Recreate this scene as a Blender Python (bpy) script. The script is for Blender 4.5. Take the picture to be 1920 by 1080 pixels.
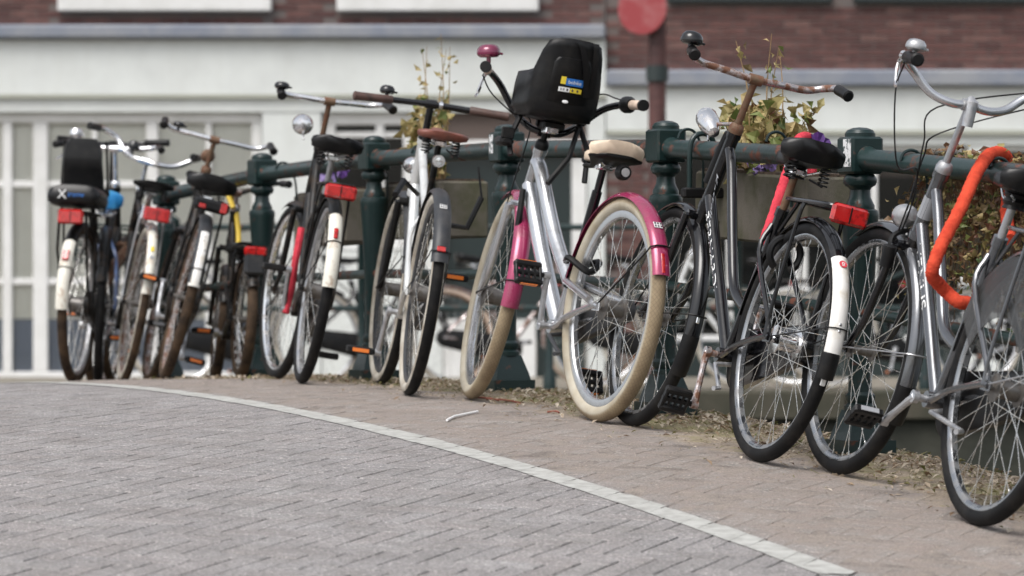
import bpy, math, random
from mathutils import Vector as V, Matrix as Mx

rnd = random.Random(7)
R_ = math.radians
for o in list(bpy.data.objects):
    bpy.data.objects.remove(o)
sc = bpy.context.scene
COL = sc.collection

# ------------------------------------------------------------------ camera, sky, sun, exposure
FPX = 7253.0                                   # focal length in pixels of a 1920 px wide frame
CZ = 0.375                                     # camera height above the crown of the bridge
cam = bpy.data.cameras.new('camera')
cam.sensor_width = 36
cam.lens = FPX / 1920 * 36
cam.clip_start = 0.1
cam.clip_end = 600
cam.dof.use_dof = True
cam.dof.focus_distance = 11.9
cam.dof.aperture_fstop = 4.3
cam.dof.aperture_blades = 8
co = bpy.data.objects.new('camera', cam)
COL.objects.link(co)
co.location = (0, 0, CZ)
co.rotation_euler = (R_(90), 0, 0)
sc.camera = co

SUN_EL, SUN_AZ = 58, 215                       # degrees; azimuth clockwise from +Y
world = bpy.data.worlds.new('World')
sc.world = world
world.use_nodes = True
wn = world.node_tree
wn.nodes.clear()
sky = wn.nodes.new('ShaderNodeTexSky')
sky.sky_type = 'NISHITA'
sky.sun_disc = False
sky.sun_elevation = R_(SUN_EL)
sky.sun_rotation = R_(SUN_AZ)
sky.air_density = 1.0
sky.dust_density = 4.0
hs = wn.nodes.new('ShaderNodeHueSaturation')
hs.inputs['Saturation'].default_value = 0.30   # overcast: nearly colourless sky
bg = wn.nodes.new('ShaderNodeBackground')
bg.inputs['Strength'].default_value = 0.15
wo = wn.nodes.new('ShaderNodeOutputWorld')
wn.links.new(sky.outputs[0], hs.inputs['Color'])
wn.links.new(hs.outputs[0], bg.inputs['Color'])
wn.links.new(bg.outputs[0], wo.inputs['Surface'])
sl = bpy.data.lights.new('sun', 'SUN')
sl.energy = 1.15
sl.angle = R_(35)
sl.color = (1.0, 0.975, 0.945)
so = bpy.data.objects.new('sun', sl)
COL.objects.link(so)
sdir = V((math.sin(R_(SUN_AZ)) * math.cos(R_(SUN_EL)), math.cos(R_(SUN_AZ)) * math.cos(R_(SUN_EL)), math.sin(R_(SUN_EL))))
so.rotation_euler = sdir.to_track_quat('Z', 'Y').to_euler()
so.location = sdir * 40
sc.view_settings.view_transform = 'Standard'
sc.view_settings.look = 'None'
sc.view_settings.gamma = 1
sc.view_settings.exposure = 0.58
sc.cycles.use_denoising = True
sc.cycles.max_bounces = 8
sc.cycles.transparent_max_bounces = 12

# ------------------------------------------------------------------ helpers: mesh builder
def cat(pts, k=6, closed=False):
    """smooth curve through the points"""
    P = [V(p) for p in pts]
    n = len(P)
    out = []
    for i in range(n if closed else n - 1):
        p1, p2 = P[i], P[(i + 1) % n]
        p0 = P[i - 1] if (i > 0 or closed) else p1 * 2 - p2
        p3 = P[(i + 2) % n] if (i + 2 < n or closed) else p2 * 2 - p1
        for j in range(k):
            t = j / k
            out.append(.5 * ((2 * p1) + (p2 - p0) * t + (2 * p0 - 5 * p1 + 4 * p2 - p3) * t * t + (3 * p1 - p0 - 3 * p2 + p3) * t ** 3))
    if not closed:
        out.append(P[-1])
    return out


class MB:
    def __init__(s):
        s.v = []
        s.f = []
        s.m = []

    def add(s, vs, fs, mat=0):
        b = len(s.v)
        s.v += [V(p) for p in vs]
        for f in fs:
            s.f.append(tuple(i + b for i in f))
            s.m.append(mat)
        return s

    def tube(s, pts, r, n=10, mat=0, closed=False, cap=True):
        P = [V(p) for p in pts]
        k = len(P)
        rr = r if isinstance(r, (list, tuple)) else [r] * k
        T = []
        for i in range(k):
            a = P[i - 1] if (i or closed) else P[0]
            b = P[(i + 1) % k] if (i < k - 1 or closed) else P[-1]
            T.append((b - a).normalized())
        u = T[0].orthogonal().normalized()
        vs = []
        for i in range(k):
            u = u - T[i] * u.dot(T[i])
            if u.length < 1e-6:
                u = T[i].orthogonal()
            u.normalize()
            w = T[i].cross(u)
            for j in range(n):
                a = 2 * math.pi * j / n
                vs.append(P[i] + (u * math.cos(a) + w * math.sin(a)) * rr[i])
        fs = []
        for i in range(k if closed else k - 1):
            i2 = (i + 1) % k
            for j in range(n):
                j2 = (j + 1) % n
                fs.append((i * n + j, i * n + j2, i2 * n + j2, i2 * n + j))
        if cap and not closed:
            fs.append(tuple(range(n - 1, -1, -1)))
            fs.append(tuple((k - 1) * n + j for j in range(n)))
        return s.add(vs, fs, mat)

    def box(s, c, size, rot=None, mat=0, bev=0.0):
        x, y, z = size[0] / 2, size[1] / 2, size[2] / 2
        M = rot.to_3x3() if rot else Mx.Identity(3)
        c = V(c)
        if bev <= 0:
            vs = [V((sx * x, sy * y, sz * z)) for sz in (-1, 1) for sx, sy in ((-1, -1), (1, -1), (1, 1), (-1, 1))]
            fs = [(3, 2, 1, 0), (4, 5, 6, 7), (0, 1, 5, 4), (1, 2, 6, 5), (2, 3, 7, 6), (3, 0, 4, 7)]
        else:
            b = min(bev, x * .9, y * .9, z * .9)
            vs, fs = [], []
            for zz, q in ((-z, b), (-z + b, 0), (z - b, 0), (z, b)):
                X, Y = x - q, y - q
                c2 = b if q == 0 else b * .6
                vs += [V(p + (zz,)) for p in ((-X + c2, -Y), (X - c2, -Y), (X, -Y + c2), (X, Y - c2), (X - c2, Y), (-X + c2, Y), (-X, Y - c2), (-X, -Y + c2))]
            for k in range(3):
                for j in range(8):
                    j2 = (j + 1) % 8
                    fs.append((k * 8 + j, k * 8 + j2, k * 8 + 8 + j2, k * 8 + 8 + j))
            fs.append(tuple(range(7, -1, -1)))
            fs.append(tuple(range(24, 32)))
        return s.add([M @ p + c for p in vs], fs, mat)

    def lathe(s, prof, n=24, c=(0, 0, 0), axis='Z', mat=0, mats=None, closed=False, rot=None):
        """profile of (radius, height) round an axis"""
        c = V(c)
        vs = []
        k = len(prof)
        for j in range(n):
            a = 2 * math.pi * j / n
            for r, h in prof:
                p = {'Z': V((r * math.cos(a), r * math.sin(a), h)), 'Y': V((r * math.cos(a), h, -r * math.sin(a))), 'X': V((h, r * math.cos(a), r * math.sin(a)))}[axis]
                if rot:
                    p = rot.to_3x3() @ p
                vs.append(p + c)
        b = len(s.v)
        s.v += vs
        for j in range(n):
            j2 = (j + 1) % n
            for i in range(k if closed else k - 1):
                i2 = (i + 1) % k
                q = (b + j * k + i, b + j2 * k + i, b + j2 * k + i2, b + j * k + i2)
                s.f.append(q)
                s.m.append(mats[i] if mats else mat)
        if not closed:
            for i, rev in ((0, True), (k - 1, False)):
                if prof[i][0] > 1e-5:
                    q = tuple(b + j * k + i for j in range(n))
                    s.f.append(q[::-1] if rev else q)
                    s.m.append(mats[min(i, k - 2)] if mats else mat)
        return s

    def loft(s, rings, mat=0, cap=True):
        n = len(rings[0])
        vs = [p for r in rings for p in r]
        fs = []
        for i in range(len(rings) - 1):
            for j in range(n):
                j2 = (j + 1) % n
                fs.append((i * n + j, i * n + j2, (i + 1) * n + j2, (i + 1) * n + j))
        if cap:
            fs.append(tuple(range(n - 1, -1, -1)))
            fs.append(tuple((len(rings) - 1) * n + j for j in range(n)))
        return s.add(vs, fs, mat)

    def sphere(s, c, r, n=14, mat=0, sc=(1, 1, 1), rot=None):
        k = n // 2
        prof = [(r * math.sin(math.pi * i / k), -r * math.cos(math.pi * i / k)) for i in range(k + 1)]
        t = MB().lathe(prof, n)
        M = rot.to_3x3() if rot else Mx.Identity(3)
        return s.add([M @ V((p.x * sc[0], p.y * sc[1], p.z * sc[2])) + V(c) for p in t.v], t.f, mat)

    def xf(s, M):
        s.v = [M @ p for p in s.v]
        return s

    def build(s, name, mats, parent=None, smooth=35):
        me = bpy.data.meshes.new(name)
        me.from_pydata([tuple(p) for p in s.v], [], s.f)
        for m in (mats if isinstance(mats, (list, tuple)) else [mats]):
            me.materials.append(m)
        me.polygons.foreach_set('material_index', s.m)
        if smooth:
            me.polygons.foreach_set('use_smooth', [True] * len(s.f))
            me.update()
            me.set_sharp_from_angle(angle=R_(smooth))
        me.validate()
        o = bpy.data.objects.new(name, me)
        COL.objects.link(o)
        if parent:
            o.parent = parent
        return o


def tag(o, label=None, cat_=None, group=None, kind=None):
    if label:
        o['label'] = label
    if cat_:
        o['category'] = cat_
    if group:
        o['group'] = group
    if kind:
        o['kind'] = kind
    return o


def empty(name, loc=(0, 0, 0)):
    o = bpy.data.objects.new(name, None)
    o.empty_display_size = .1
    COL.objects.link(o)
    o.location = loc
    return o


def obj_of(mesh, name, parent=None, M=None):
    o = bpy.data.objects.new(name, mesh)
    COL.objects.link(o)
    if parent:
        o.parent = parent
    if M is not None:
        o.matrix_local = M
    return o


def text_mb(body, size, shear=0.0, align='CENTER'):
    cu = bpy.data.curves.new('lettering', 'FONT')
    cu.body = body
    cu.size = size
    cu.shear = shear
    cu.align_x = align
    cu.align_y = 'CENTER'
    cu.resolution_u = 3
    o = bpy.data.objects.new('lettering', cu)
    COL.objects.link(o)
    bpy.context.view_layer.update()
    me = bpy.data.meshes.new_from_object(o.evaluated_get(bpy.context.evaluated_depsgraph_get()))
    mb = MB().add([v.co.copy() for v in me.vertices], [tuple(p.vertices) for p in me.polygons])
    bpy.data.objects.remove(o)
    bpy.data.meshes.remove(me)
    return mb


# ------------------------------------------------------------------ helpers: materials
def nodes(name):
    m = bpy.data.materials.new(name)
    m.use_nodes = True
    nt = m.node_tree
    return m, nt, nt.nodes['Principled BSDF']


def ramp(nt, src, stops, interp='LINEAR'):
    n = nt.nodes.new('ShaderNodeValToRGB')
    n.color_ramp.interpolation = interp
    e = n.color_ramp.elements
    while len(e) < len(stops):
        e.new(.5)
    for el, (p, c) in zip(e, stops):
        el.position = p
        el.color = (c, c, c, 1) if isinstance(c, (int, float)) else tuple(c) + (1,)
    nt.links.new(src, n.inputs[0])
    return n.outputs[0]


def noise(nt, scale, detail=6, rough=.6, vec=None, coord='Object'):
    n = nt.nodes.new('ShaderNodeTexNoise')
    n.inputs['Scale'].default_value = scale
    n.inputs['Detail'].default_value = detail
    n.inputs['Roughness'].default_value = rough
    if vec is None:
        if coord == 'Position':
            vec = nt.nodes.new('ShaderNodeNewGeometry').outputs['Position']
        else:
            vec = nt.nodes.new('ShaderNodeTexCoord').outputs[coord]
    nt.links.new(vec, n.inputs['Vector'])
    return n.outputs[0]


def mix(nt, fac, a, b, mode='MIX'):
    n = nt.nodes.new('ShaderNodeMix')
    n.data_type = 'RGBA'
    n.blend_type = mode
    for sock, val in ((n.inputs[0], fac), (n.inputs[6], a), (n.inputs[7], b)):
        if hasattr(val, 'is_linked') or hasattr(val, 'links'):
            nt.links.new(val, sock)
        elif isinstance(val, (int, float)):
            sock.default_value = val if sock == n.inputs[0] else (val, val, val, 1)
        else:
            sock.default_value = tuple(val) + (1,)
    return n.outputs[2]


def math_n(nt, op, a, b=None, c=None):
    n = nt.nodes.new('ShaderNodeMath')
    n.operation = op
    for i, val in enumerate((a, b, c)):
        if val is None:
            continue
        if hasattr(val, 'links'):
            nt.links.new(val, n.inputs[i])
        else:
            n.inputs[i].default_value = val
    return n.outputs[0]


def bump(nt, bs, h, strength=.3, dist=.002):
    b = nt.nodes.new('ShaderNodeBump')
    b.inputs['Strength'].default_value = strength
    b.inputs['Distance'].default_value = dist
    nt.links.new(h, b.inputs['Height'])
    nt.links.new(b.outputs[0], bs.inputs['Normal'])


def M(name, c, rough=.5, metal=0.0, c2=None, scale=18, lo=.45, hi=.62, coat=0.0, bmp=0.0, bscale=200, bdist=.001, rough2=None, coord='Object', spec=.5):
    """paint, metal, rubber ...: base colour c, patches of c2 (dirt, rust, wear), fine relief"""
    m, nt, bs = nodes(name)
    bs.inputs['Base Color'].default_value = tuple(c) + (1,)
    bs.inputs['Roughness'].default_value = rough
    bs.inputs['Metallic'].default_value = metal
    bs.inputs['Coat Weight'].default_value = coat
    bs.inputs['Specular IOR Level'].default_value = spec
    bs.inputs['Coat Roughness'].default_value = .08
    if c2:
        f = ramp(nt, noise(nt, scale, coord=coord), [(lo, 0.0), (hi, 1.0)])
        nt.links.new(mix(nt, f, c, c2), bs.inputs['Base Color'])
        if rough2 is not None:
            r = nt.nodes.new('ShaderNodeMapRange')
            nt.links.new(f, r.inputs[0])
            r.inputs[3].default_value = rough
            r.inputs[4].default_value = rough2
            nt.links.new(r.outputs[0], bs.inputs['Roughness'])
            if metal:
                r2 = nt.nodes.new('ShaderNodeMapRange')
                nt.links.new(f, r2.inputs[0])
                r2.inputs[3].default_value = metal
                r2.inputs[4].default_value = 0
                nt.links.new(r2.outputs[0], bs.inputs['Metallic'])
    if bmp:
        bump(nt, bs, noise(nt, bscale, 3, coord=coord), bmp, bdist)
    return m


dirt = (.16, .13, .10)
rust = (.14, .06, .032)
MT = {
    'chrome': M('chrome', (.82, .82, .83), .10, 1.0, (.24, .22, .2), 40, .5, .75, rough2=.4),
    'chrome_rusty': M('rusty_chrome', (.55, .52, .52), .2, 1.0, rust, 30, .40, .58, rough2=.6),
    'rusty': M('rusty_steel', (.18, .12, .075), .5, .5, rust, 45, .4, .6, rough2=.8),
    'alu': M('brushed_aluminium', (.52, .53, .55), .30, 1.0, (.24, .23, .22), 25, .42, .75, rough2=.55),
    'silver': M('silver_paint', (.56, .57, .59), .26, .85, (.36, .35, .34), 12, .5, .8, coat=.5),
    'white_silver': M('white_silver_paint', (.70, .71, .70), .3, .35, (.45, .43, .4), 14, .5, .8, coat=.4),
    'hub_steel': M('dull_hub_steel', (.20, .19, .18), .4, .9, (.06, .045, .03), 30, .45, .7, rough2=.7),
    'rim': M('dull_rim_alloy', (.36, .37, .385), .24, 1.0, (.16, .155, .15), 20, .45, .75, rough2=.5),
    'maroon': M('maroon_bell_paint', (.17, .016, .055), .16, .2, (.1, .01, .03), 20, .5, .8, coat=.7),
    'spoke': M('spoke_steel', (.7, .7, .68), .25, .9, (.3, .24, .18), 30, .5, .7, rough2=.5),
    'black': M('black_gloss_paint', (.004, .004, .005), .18, 0, (.022, .02, .018), 22, .55, .8, coat=.5, rough2=.35, spec=.35),
    'black_old': M('worn_black_paint', (.006, .006, .006), .35, 0, (.05, .033, .022), 26, .5, .70, rough2=.7, spec=.3),
    'blackp': M('black_plastic', (.005, .005, .0055), .42, 0, (.014, .013, .012), 20, .45, .7, bmp=.15, bscale=500, spec=.28),
    'rubber': M('black_rubber', (.006, .006, .0065), .68, 0, (.022, .020, .018), 14, .46, .72, bmp=.3, bscale=300, spec=.2),
    'rubber_brown': M('muddy_rubber', (.022, .016, .012), .85, 0, (.085, .055, .034), 12, .35, .65, bmp=.4, bscale=260, spec=.2),
    'whitewall': M('dirty_whitewall', (.46, .43, .37), .65, 0, (.26, .22, .17), 15, .4, .7),
    'grey_guard': M('dark_grey_plastic', (.030, .032, .036), .42, 0, (.065, .062, .06), 16, .45, .75, spec=.35),
    'grey_paint': M('grey_metallic_paint', (.13, .135, .145), .2, .75, (.10, .095, .09), 14, .5, .8, coat=.5),
    'magenta': M('magenta_paint', (.31, .026, .092), .2, .2, (.18, .034, .06), 13, .5, .8, coat=.5, rough2=.5),
    'white': M('white_paint', (.74, .73, .70), .3, 0, (.52, .47, .38), 14, .52, .75, coat=.3),
    'white_old': M('chipped_white_paint', (.68, .66, .58), .45, 0, (.30, .17, .09), 22, .55, .72, rough2=.8),
    'red_refl': M('red_reflector_plastic', (.46, .011, .010), .14, 0, (.28, .007, .007), 60, .5, .6, coat=.8, bmp=.3, bscale=700),
    'orange_refl': M('orange_reflector_plastic', (.75, .19, .03), .2, 0, coat=.6),
    'cream': M('cream_vinyl', (.66, .53, .40), .42, 0, (.50, .40, .30), 16, .5, .8, bmp=.12, bscale=500),
    'cream_grip': M('cream_rubber', (.66, .52, .42), .6, 0, (.4, .3, .22), 30, .5, .75),
    'brown_leather': M('brown_leather', (.19, .065, .045), .38, 0, (.085, .04, .03), 25, .45, .7, bmp=.2, bscale=300),
    'brown_grip': M('brown_grip_leather', (.085, .045, .035), .55, 0, (.04, .025, .02), 30, .45, .7),
    'black_vinyl': M('black_vinyl', (.0045, .0045, .005), .33, 0, (.014, .013, .012), 18, .5, .8, bmp=.15, bscale=350, spec=.35),
    'blue': M('blue_plastic_cover', (.03, .26, .62), .3, 0, (.08, .38, .72), 20, .45, .7, bmp=.6, bscale=60, bdist=.006),
    'blue_paint': M('faded_blue_paint', (.10, .16, .32), .35, 0, (.14, .14, .18), 20, .45, .7),
    'red_sleeve': M('red_fabric_sleeve', (.62, .06, .085), .95, 0, (.42, .04, .055), 26, .42, .7, bmp=.7, bscale=120, bdist=.004, spec=.1),
    'orange_sleeve': M('orange_fabric_sleeve', (.60, .075, .038), .95, 0, (.42, .045, .025), 26, .42, .7, bmp=.7, bscale=120, bdist=.004, spec=.1),
    'green_iron': M('dark_green_cast_iron', (.008, .021, .0205), .34, 0, (.085, .035, .022), 21, .63, .70, coat=.15, bmp=.4, bscale=45, bdist=.003, rough2=.8, spec=.32),
    'rail_iron': M('rusting_green_rail', (.014, .031, .030), .36, 0, (.13, .045, .027), 17, .55, .66, coat=.15, bmp=.4, bscale=50, bdist=.003, rough2=.85, spec=.35),
    'sticker': M('torn_white_sticker', (.70, .70, .70), .6, 0, (.08, .1, .1), 60, .50, .56),
    'label_white': M('white_label', (.75, .75, .74), .5),
    'label_blue': M('blue_label', (.02, .14, .45), .5),
    'label_yellow': M('yellow_label', (.72, .55, .04), .5),
    'label_dark': M('dark_print', (.05, .05, .055), .5),
    'label_grey': M('grey_print', (.30, .31, .33), .5),
    'red_print': M('red_print', (.6, .05, .07), .5),
    'yellow': M('yellow_plastic', (.68, .46, .03), .4),
    'skirt': M('grey_skirt_guard', (.028, .028, .027), .35, 0, (.06, .058, .055), 9, .4, .7),
    'bulb': M('lamp_lens', (.5, .5, .5), .08, .4),
    'straw': M('white_straw', (.82, .82, .82), .4),
    'twig': M('dry_red_twig', (.24, .075, .05), .7),
    'clay_edge': M('concrete_planter', (.125, .110, .088), .9, 0, (.070, .068, .038), 7, .42, .62, bmp=.5, bscale=120, bdist=.003),
    'soil': M('planter_soil', (.05, .035, .025), .95, 0, (.09, .06, .04), 60, .4, .6, bmp=.8, bscale=90, bdist=.01),
    'stem': M('dry_stem', (.34, .22, .10), .8, 0, (.22, .15, .07), 30, .4, .6),
    'purple': M('purple_petal', (.060, .016, .135), .6, 0, (.11, .04, .22), 60, .4, .7),
    'lilac': M('lilac_petal', (.24, .17, .40), .6),
}


nt = MT['skirt'].node_tree           # smoky translucent plastic
tp = nt.nodes.new('ShaderNodeBsdfTransparent')
ms = nt.nodes.new('ShaderNodeMixShader')
ms.inputs[0].default_value = .42
nt.links.new(nt.nodes['Principled BSDF'].outputs[0], ms.inputs[1])
nt.links.new(tp.outputs[0], ms.inputs[2])
nt.links.new(ms.outputs[0], nt.nodes['Material Output'].inputs['Surface'])


def leaf_mat(name, c, c2):
    m, nt, bs = nodes(name)
    oi = nt.nodes.new('ShaderNodeNewGeometry')
    f = oi.outputs['Random Per Island']
    nt.links.new(mix(nt, f, c, c2), bs.inputs['Base Color'])
    bs.inputs['Roughness'].default_value = .55
    bs.inputs['Subsurface Weight'].default_value = 0.0
    tr = nt.nodes.new('ShaderNodeBsdfTranslucent')
    nt.links.new(mix(nt, f, c, c2), tr.inputs['Color'])
    ms = nt.nodes.new('ShaderNodeMixShader')
    ms.inputs[0].default_value = .25
    out = nt.nodes['Material Output']
    nt.links.new(bs.outputs[0], ms.inputs[1])
    nt.links.new(tr.outputs[0], ms.inputs[2])
    nt.links.new(ms.outputs[0], out.inputs['Surface'])
    return m


MT['leaf_yellow'] = leaf_mat('yellowing_leaf', (.47, .36, .17), (.27, .235, .085))
MT['leaf_green'] = leaf_mat('green_leaf', (.07, .12, .03), (.22, .24, .07))
MT['leaf_dry'] = leaf_mat('dry_ivy_leaf', (.17, .075, .045), (.20, .15, .07))
MT['litter'] = leaf_mat('leaf_litter', (.34, .25, .16), (.16, .10, .06))
MT['litter_pale'] = leaf_mat('pale_litter', (.60, .53, .43), (.38, .30, .22))
MT['moss'] = leaf_mat('moss', (.14, .14, .045), (.20, .18, .07))

# cream tyre with a diamond tread drawn by wheel angle and width
m, nt, bs = nodes('cream_tyre_rubber')
tc = nt.nodes.new('ShaderNodeTexCoord')
sx = nt.nodes.new('ShaderNodeSeparateXYZ')
nt.links.new(tc.outputs['Object'], sx.inputs[0])
an = math_n(nt, 'ARCTAN2', sx.outputs[2], sx.outputs[0])
an = math_n(nt, 'MULTIPLY', an, 66.0)
yy = math_n(nt, 'MULTIPLY', sx.outputs[1], 260.0)
d1 = math_n(nt, 'ABSOLUTE', math_n(nt, 'SINE', math_n(nt, 'ADD', an, yy)))
d2 = math_n(nt, 'ABSOLUTE', math_n(nt, 'SINE', math_n(nt, 'SUBTRACT', an, yy)))
rr = math_n(nt, 'SQRT', math_n(nt, 'ADD', math_n(nt, 'MULTIPLY', sx.outputs[0], sx.outputs[0]), math_n(nt, 'MULTIPLY', sx.outputs[2], sx.outputs[2])))
line = ramp(nt, math_n(nt, 'MINIMUM', d1, d2), [(.05, 1.0), (.22, 0.0)])
outer = ramp(nt, rr, [(.352, 0.0), (.360, 1.0)])
line = math_n(nt, 'MULTIPLY', line, outer)
base = mix(nt, ramp(nt, noise(nt, 10), [(.35, 0.0), (.7, 1.0)]), (.43, .395, .32), (.32, .27, .19))
base = mix(nt, outer, base, mix(nt, ramp(nt, noise(nt, 14), [(.3, 0.0), (.7, 1.0)]), (.30, .235, .145), (.20, .145, .085)))
base = mix(nt, math_n(nt, 'MULTIPLY', line, .6), base, (.10, .07, .05))
nt.links.new(base, bs.inputs['Base Color'])
bs.inputs['Roughness'].default_value = .75
bump(nt, bs, math_n(nt, 'SUBTRACT', 1.0, line), .4, .002)
MT['cream_tyre'] = m

# ------------------------------------------------------------------ the bridge: where things stand
ANG = R_(22.4)
CA, SA = math.cos(ANG), math.sin(ANG)
S0, KK = 14.55, .0168
T_RAIL = 5.52


def gz(s, t=5.0):
    u = s - S0
    z = -.5 * KK * u * u if u > -8 else -.5 * KK * 64 - (-u - 8) * KK * 8
    if u > 6:
        z = -.5 * KK * 36 - (u - 6) * KK * 6
    return z - .02 * max(0., 4.8 - t) if t > 1.5 else z - .066


def W(s, t, h=0.0):
    """a point on the bridge: s along the railing, t across it, h above the deck"""
    return V((t * CA - s * SA, t * SA + s * CA, gz(s, t) + h))


def st_of(x, y):
    return -x * SA + y * CA, x * CA + y * SA


def gxy(x, y):
    return gz(*st_of(x, y))


def at(px, py, depth):
    """the point seen at a pixel, at a given distance in front of the camera"""
    return V(((px - 960) * depth / FPX, depth, CZ + (540 - py) * depth / FPX))


# brick paving materials
def paving_mat(name, tone, dirtc, dirt_lo, dirt_hi, by_object, moss=False, tone2=None):
    m, nt, bs = nodes(name)
    if by_object:
        f = nt.nodes.new('ShaderNodeObjectInfo').outputs['Random']
    else:
        f = nt.nodes.new('ShaderNodeNewGeometry').outputs['Random Per Island']
    c = ramp(nt, f, [(0, tone[0]), (.35, tone[1]), (.7, tone[2]), (1, tone[3])])
    if tone2:
        # beyond the line nobody drives: sand stays on the bricks
        g0 = nt.nodes.new('ShaderNodeNewGeometry').outputs['Position']
        d0 = nt.nodes.new('ShaderNodeVectorMath')
        d0.operation = 'DOT_PRODUCT'
        nt.links.new(g0, d0.inputs[0])
        d0.inputs[1].default_value = (CA, SA, 0)
        side = nt.nodes.new('ShaderNodeMapRange')
        nt.links.new(math_n(nt, 'ADD', d0.outputs['Value'], math_n(nt, 'MULTIPLY', math_n(nt, 'SUBTRACT', noise(nt, 7, 5, .6, g0), .5), .16)), side.inputs[0])
        side.inputs[1].default_value = 4.33
        side.inputs[2].default_value = 4.47
        sidef = side.outputs[0]
        c = mix(nt, sidef, c, ramp(nt, f, [(0, tone2[0]), (.35, tone2[1]), (.7, tone2[2]), (1, tone2[3])]))
    pos = nt.nodes.new('ShaderNodeNewGeometry').outputs['Position']
    sp = ramp(nt, noise(nt, 132, 3, .7, pos), [(.36, (.62, .62, .61)), (.47, (.92, .92, .91)), (.56, (1.04, 1.035, 1.02)), (.63, (1.8, 1.77, 1.70))])
    c = mix(nt, 1.0, c, ramp(nt, noise(nt, 60, 3, .7, pos), [(.36, (.86, .86, .86)), (.64, (1.14, 1.14, 1.13))]), 'MULTIPLY')
    c = mix(nt, 1.0, c, sp, 'MULTIPLY')
    sp2 = ramp(nt, noise(nt, 5.5, 4, .6, pos), [(.3, (.82, .81, .80)), (.7, (1.14, 1.14, 1.15))])
    c = mix(nt, 1.0, c, sp2, 'MULTIPLY')
    df = ramp(nt, noise(nt, 9, 7, .7, pos), [(dirt_lo, 0.0), (dirt_hi, 1.0)])
    dc = mix(nt, ramp(nt, noise(nt, 190, 4, .8, pos), [(.38, 0.0), (.62, 1.0)]), dirtc, tuple(min(.8, 2.1 * q) for q in dirtc))
    if tone2:
        df = math_n(nt, 'MULTIPLY', df, math_n(nt, 'ADD', .12, math_n(nt, 'MULTIPLY', sidef, .88)))
    c = mix(nt, df, c, dc)
    if moss:
        # moss and earth gather along the foot of the railing
        gp = nt.nodes.new('ShaderNodeNewGeometry').outputs['Position']
        dt = nt.nodes.new('ShaderNodeVectorMath')
        dt.operation = 'DOT_PRODUCT'
        nt.links.new(gp, dt.inputs[0])
        dt.inputs[1].default_value = (CA, SA, 0)
        near = nt.nodes.new('ShaderNodeMapRange')
        nt.links.new(dt.outputs['Value'], near.inputs[0])
        near.inputs[1].default_value = 4.95
        near.inputs[2].default_value = 5.5
        nn = math_n(nt, 'ADD', near.outputs[0], math_n(nt, 'MULTIPLY', math_n(nt, 'SUBTRACT', noise(nt, 4, 6, .7, pos), .5), 1.6))
        earth = ramp(nt, nn, [(.35, 0.0), (.6, 1.0)])
        ec = mix(nt, ramp(nt, noise(nt, 120, 4, .8, pos), [(.35, 0.0), (.65, 1.0)]), (.16, .12, .09), (.42, .35, .26))
        c = mix(nt, math_n(nt, 'MULTIPLY', earth, .85), c, ec)
        mf = ramp(nt, math_n(nt, 'MULTIPLY', earth, noise(nt, 3.2, 6, .7, pos)), [(.46, 0.0), (.58, 1.0)])
        c = mix(nt, math_n(nt, 'MULTIPLY', mf, .75), c, mix(nt, noise(nt, 150, 3, .7, pos), (.12, .12, .035), (.27, .25, .11)))
    nt.links.new(c, bs.inputs['Base Color'])
    bs.inputs['Roughness'].default_value = .78
    bs.inputs['Specular IOR Level'].default_value = .35
    hh = nt.nodes.new('ShaderNodeMath')
    hh.operation = 'ADD'
    nt.links.new(noise(nt, 132, 3, .7, pos), hh.inputs[0])
    nt.links.new(noise(nt, 60, 3, .6, pos), hh.inputs[1])
    bump(nt, bs, hh.outputs[0], .8, .005)
    return m


TONE = [(.224, .215, .217), (.238, .230, .232), (.244, .230, .230), (.254, .247, .248)]
TONE2 = [(.232, .212, .198), (.254, .236, .222), (.246, .222, .206), (.268, .250, .236)]
SAND = (.115, .098, .080)
SAND2 = (.155, .130, .115)
P_ROAD = P_STRIP = paving_mat('clinker', TONE, SAND2, .36, .60, True, True, TONE2)
P_ROADS = P_STRIPS = paving_mat('clinker_far', TONE, SAND2, .36, .60, False, True, TONE2)
P_JOINT = paving_mat('dark_joint_sand', [(.065, .056, .060)] * 4, (.09, .076, .074), .5, .7, False)
P_SAND = paving_mat('joint_sand', [(.19, .165, .15)] * 4, (.17, .145, .125), .4, .6, False, True)


def sheet(name, s0, s1, ns, t0, t1, nt_, h, mat, skirt=0.0):
    mb = MB()
    vs, fs = [], []
    for i in range(ns + 1):
        for j in range(nt_ + 1):
            vs.append(W(s0 + (s1 - s0) * i / ns, t0 + (t1 - t0) * j / nt_, h))
    for i in range(ns):
        for j in range(nt_):
            a = i * (nt_ + 1) + j
            fs.append((a, a + nt_ + 1, a + nt_ + 2, a + 1))
    if skirt:
        for i in range(ns + 1):
            p = W(s0 + (s1 - s0) * i / ns, t1, h)
            vs.append(V((p.x, p.y, skirt)))
        b = (ns + 1) * (nt_ + 1)
        for i in range(ns):
            a = i * (nt_ + 1) + nt_
            fs.append((a, a + nt_ + 1, b + i + 1, b + i))
    mb.add(vs, fs)
    return tag(mb.build(name, mat), kind='structure')


LINE0, LINE1 = 4.288, 4.384
T_EDGE = 5.70
road = sheet('road', -4, 27, 120, -5, LINE1 + .02, 30, -.0065, P_JOINT)
pave = sheet('pavement', -4, 27, 120, LINE1 + .02, T_EDGE, 8, -.0016, P_SAND, skirt=-3.0)

BW, BL, JO = .0713, .2139, .0048                  # brick width, length, joint


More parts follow.
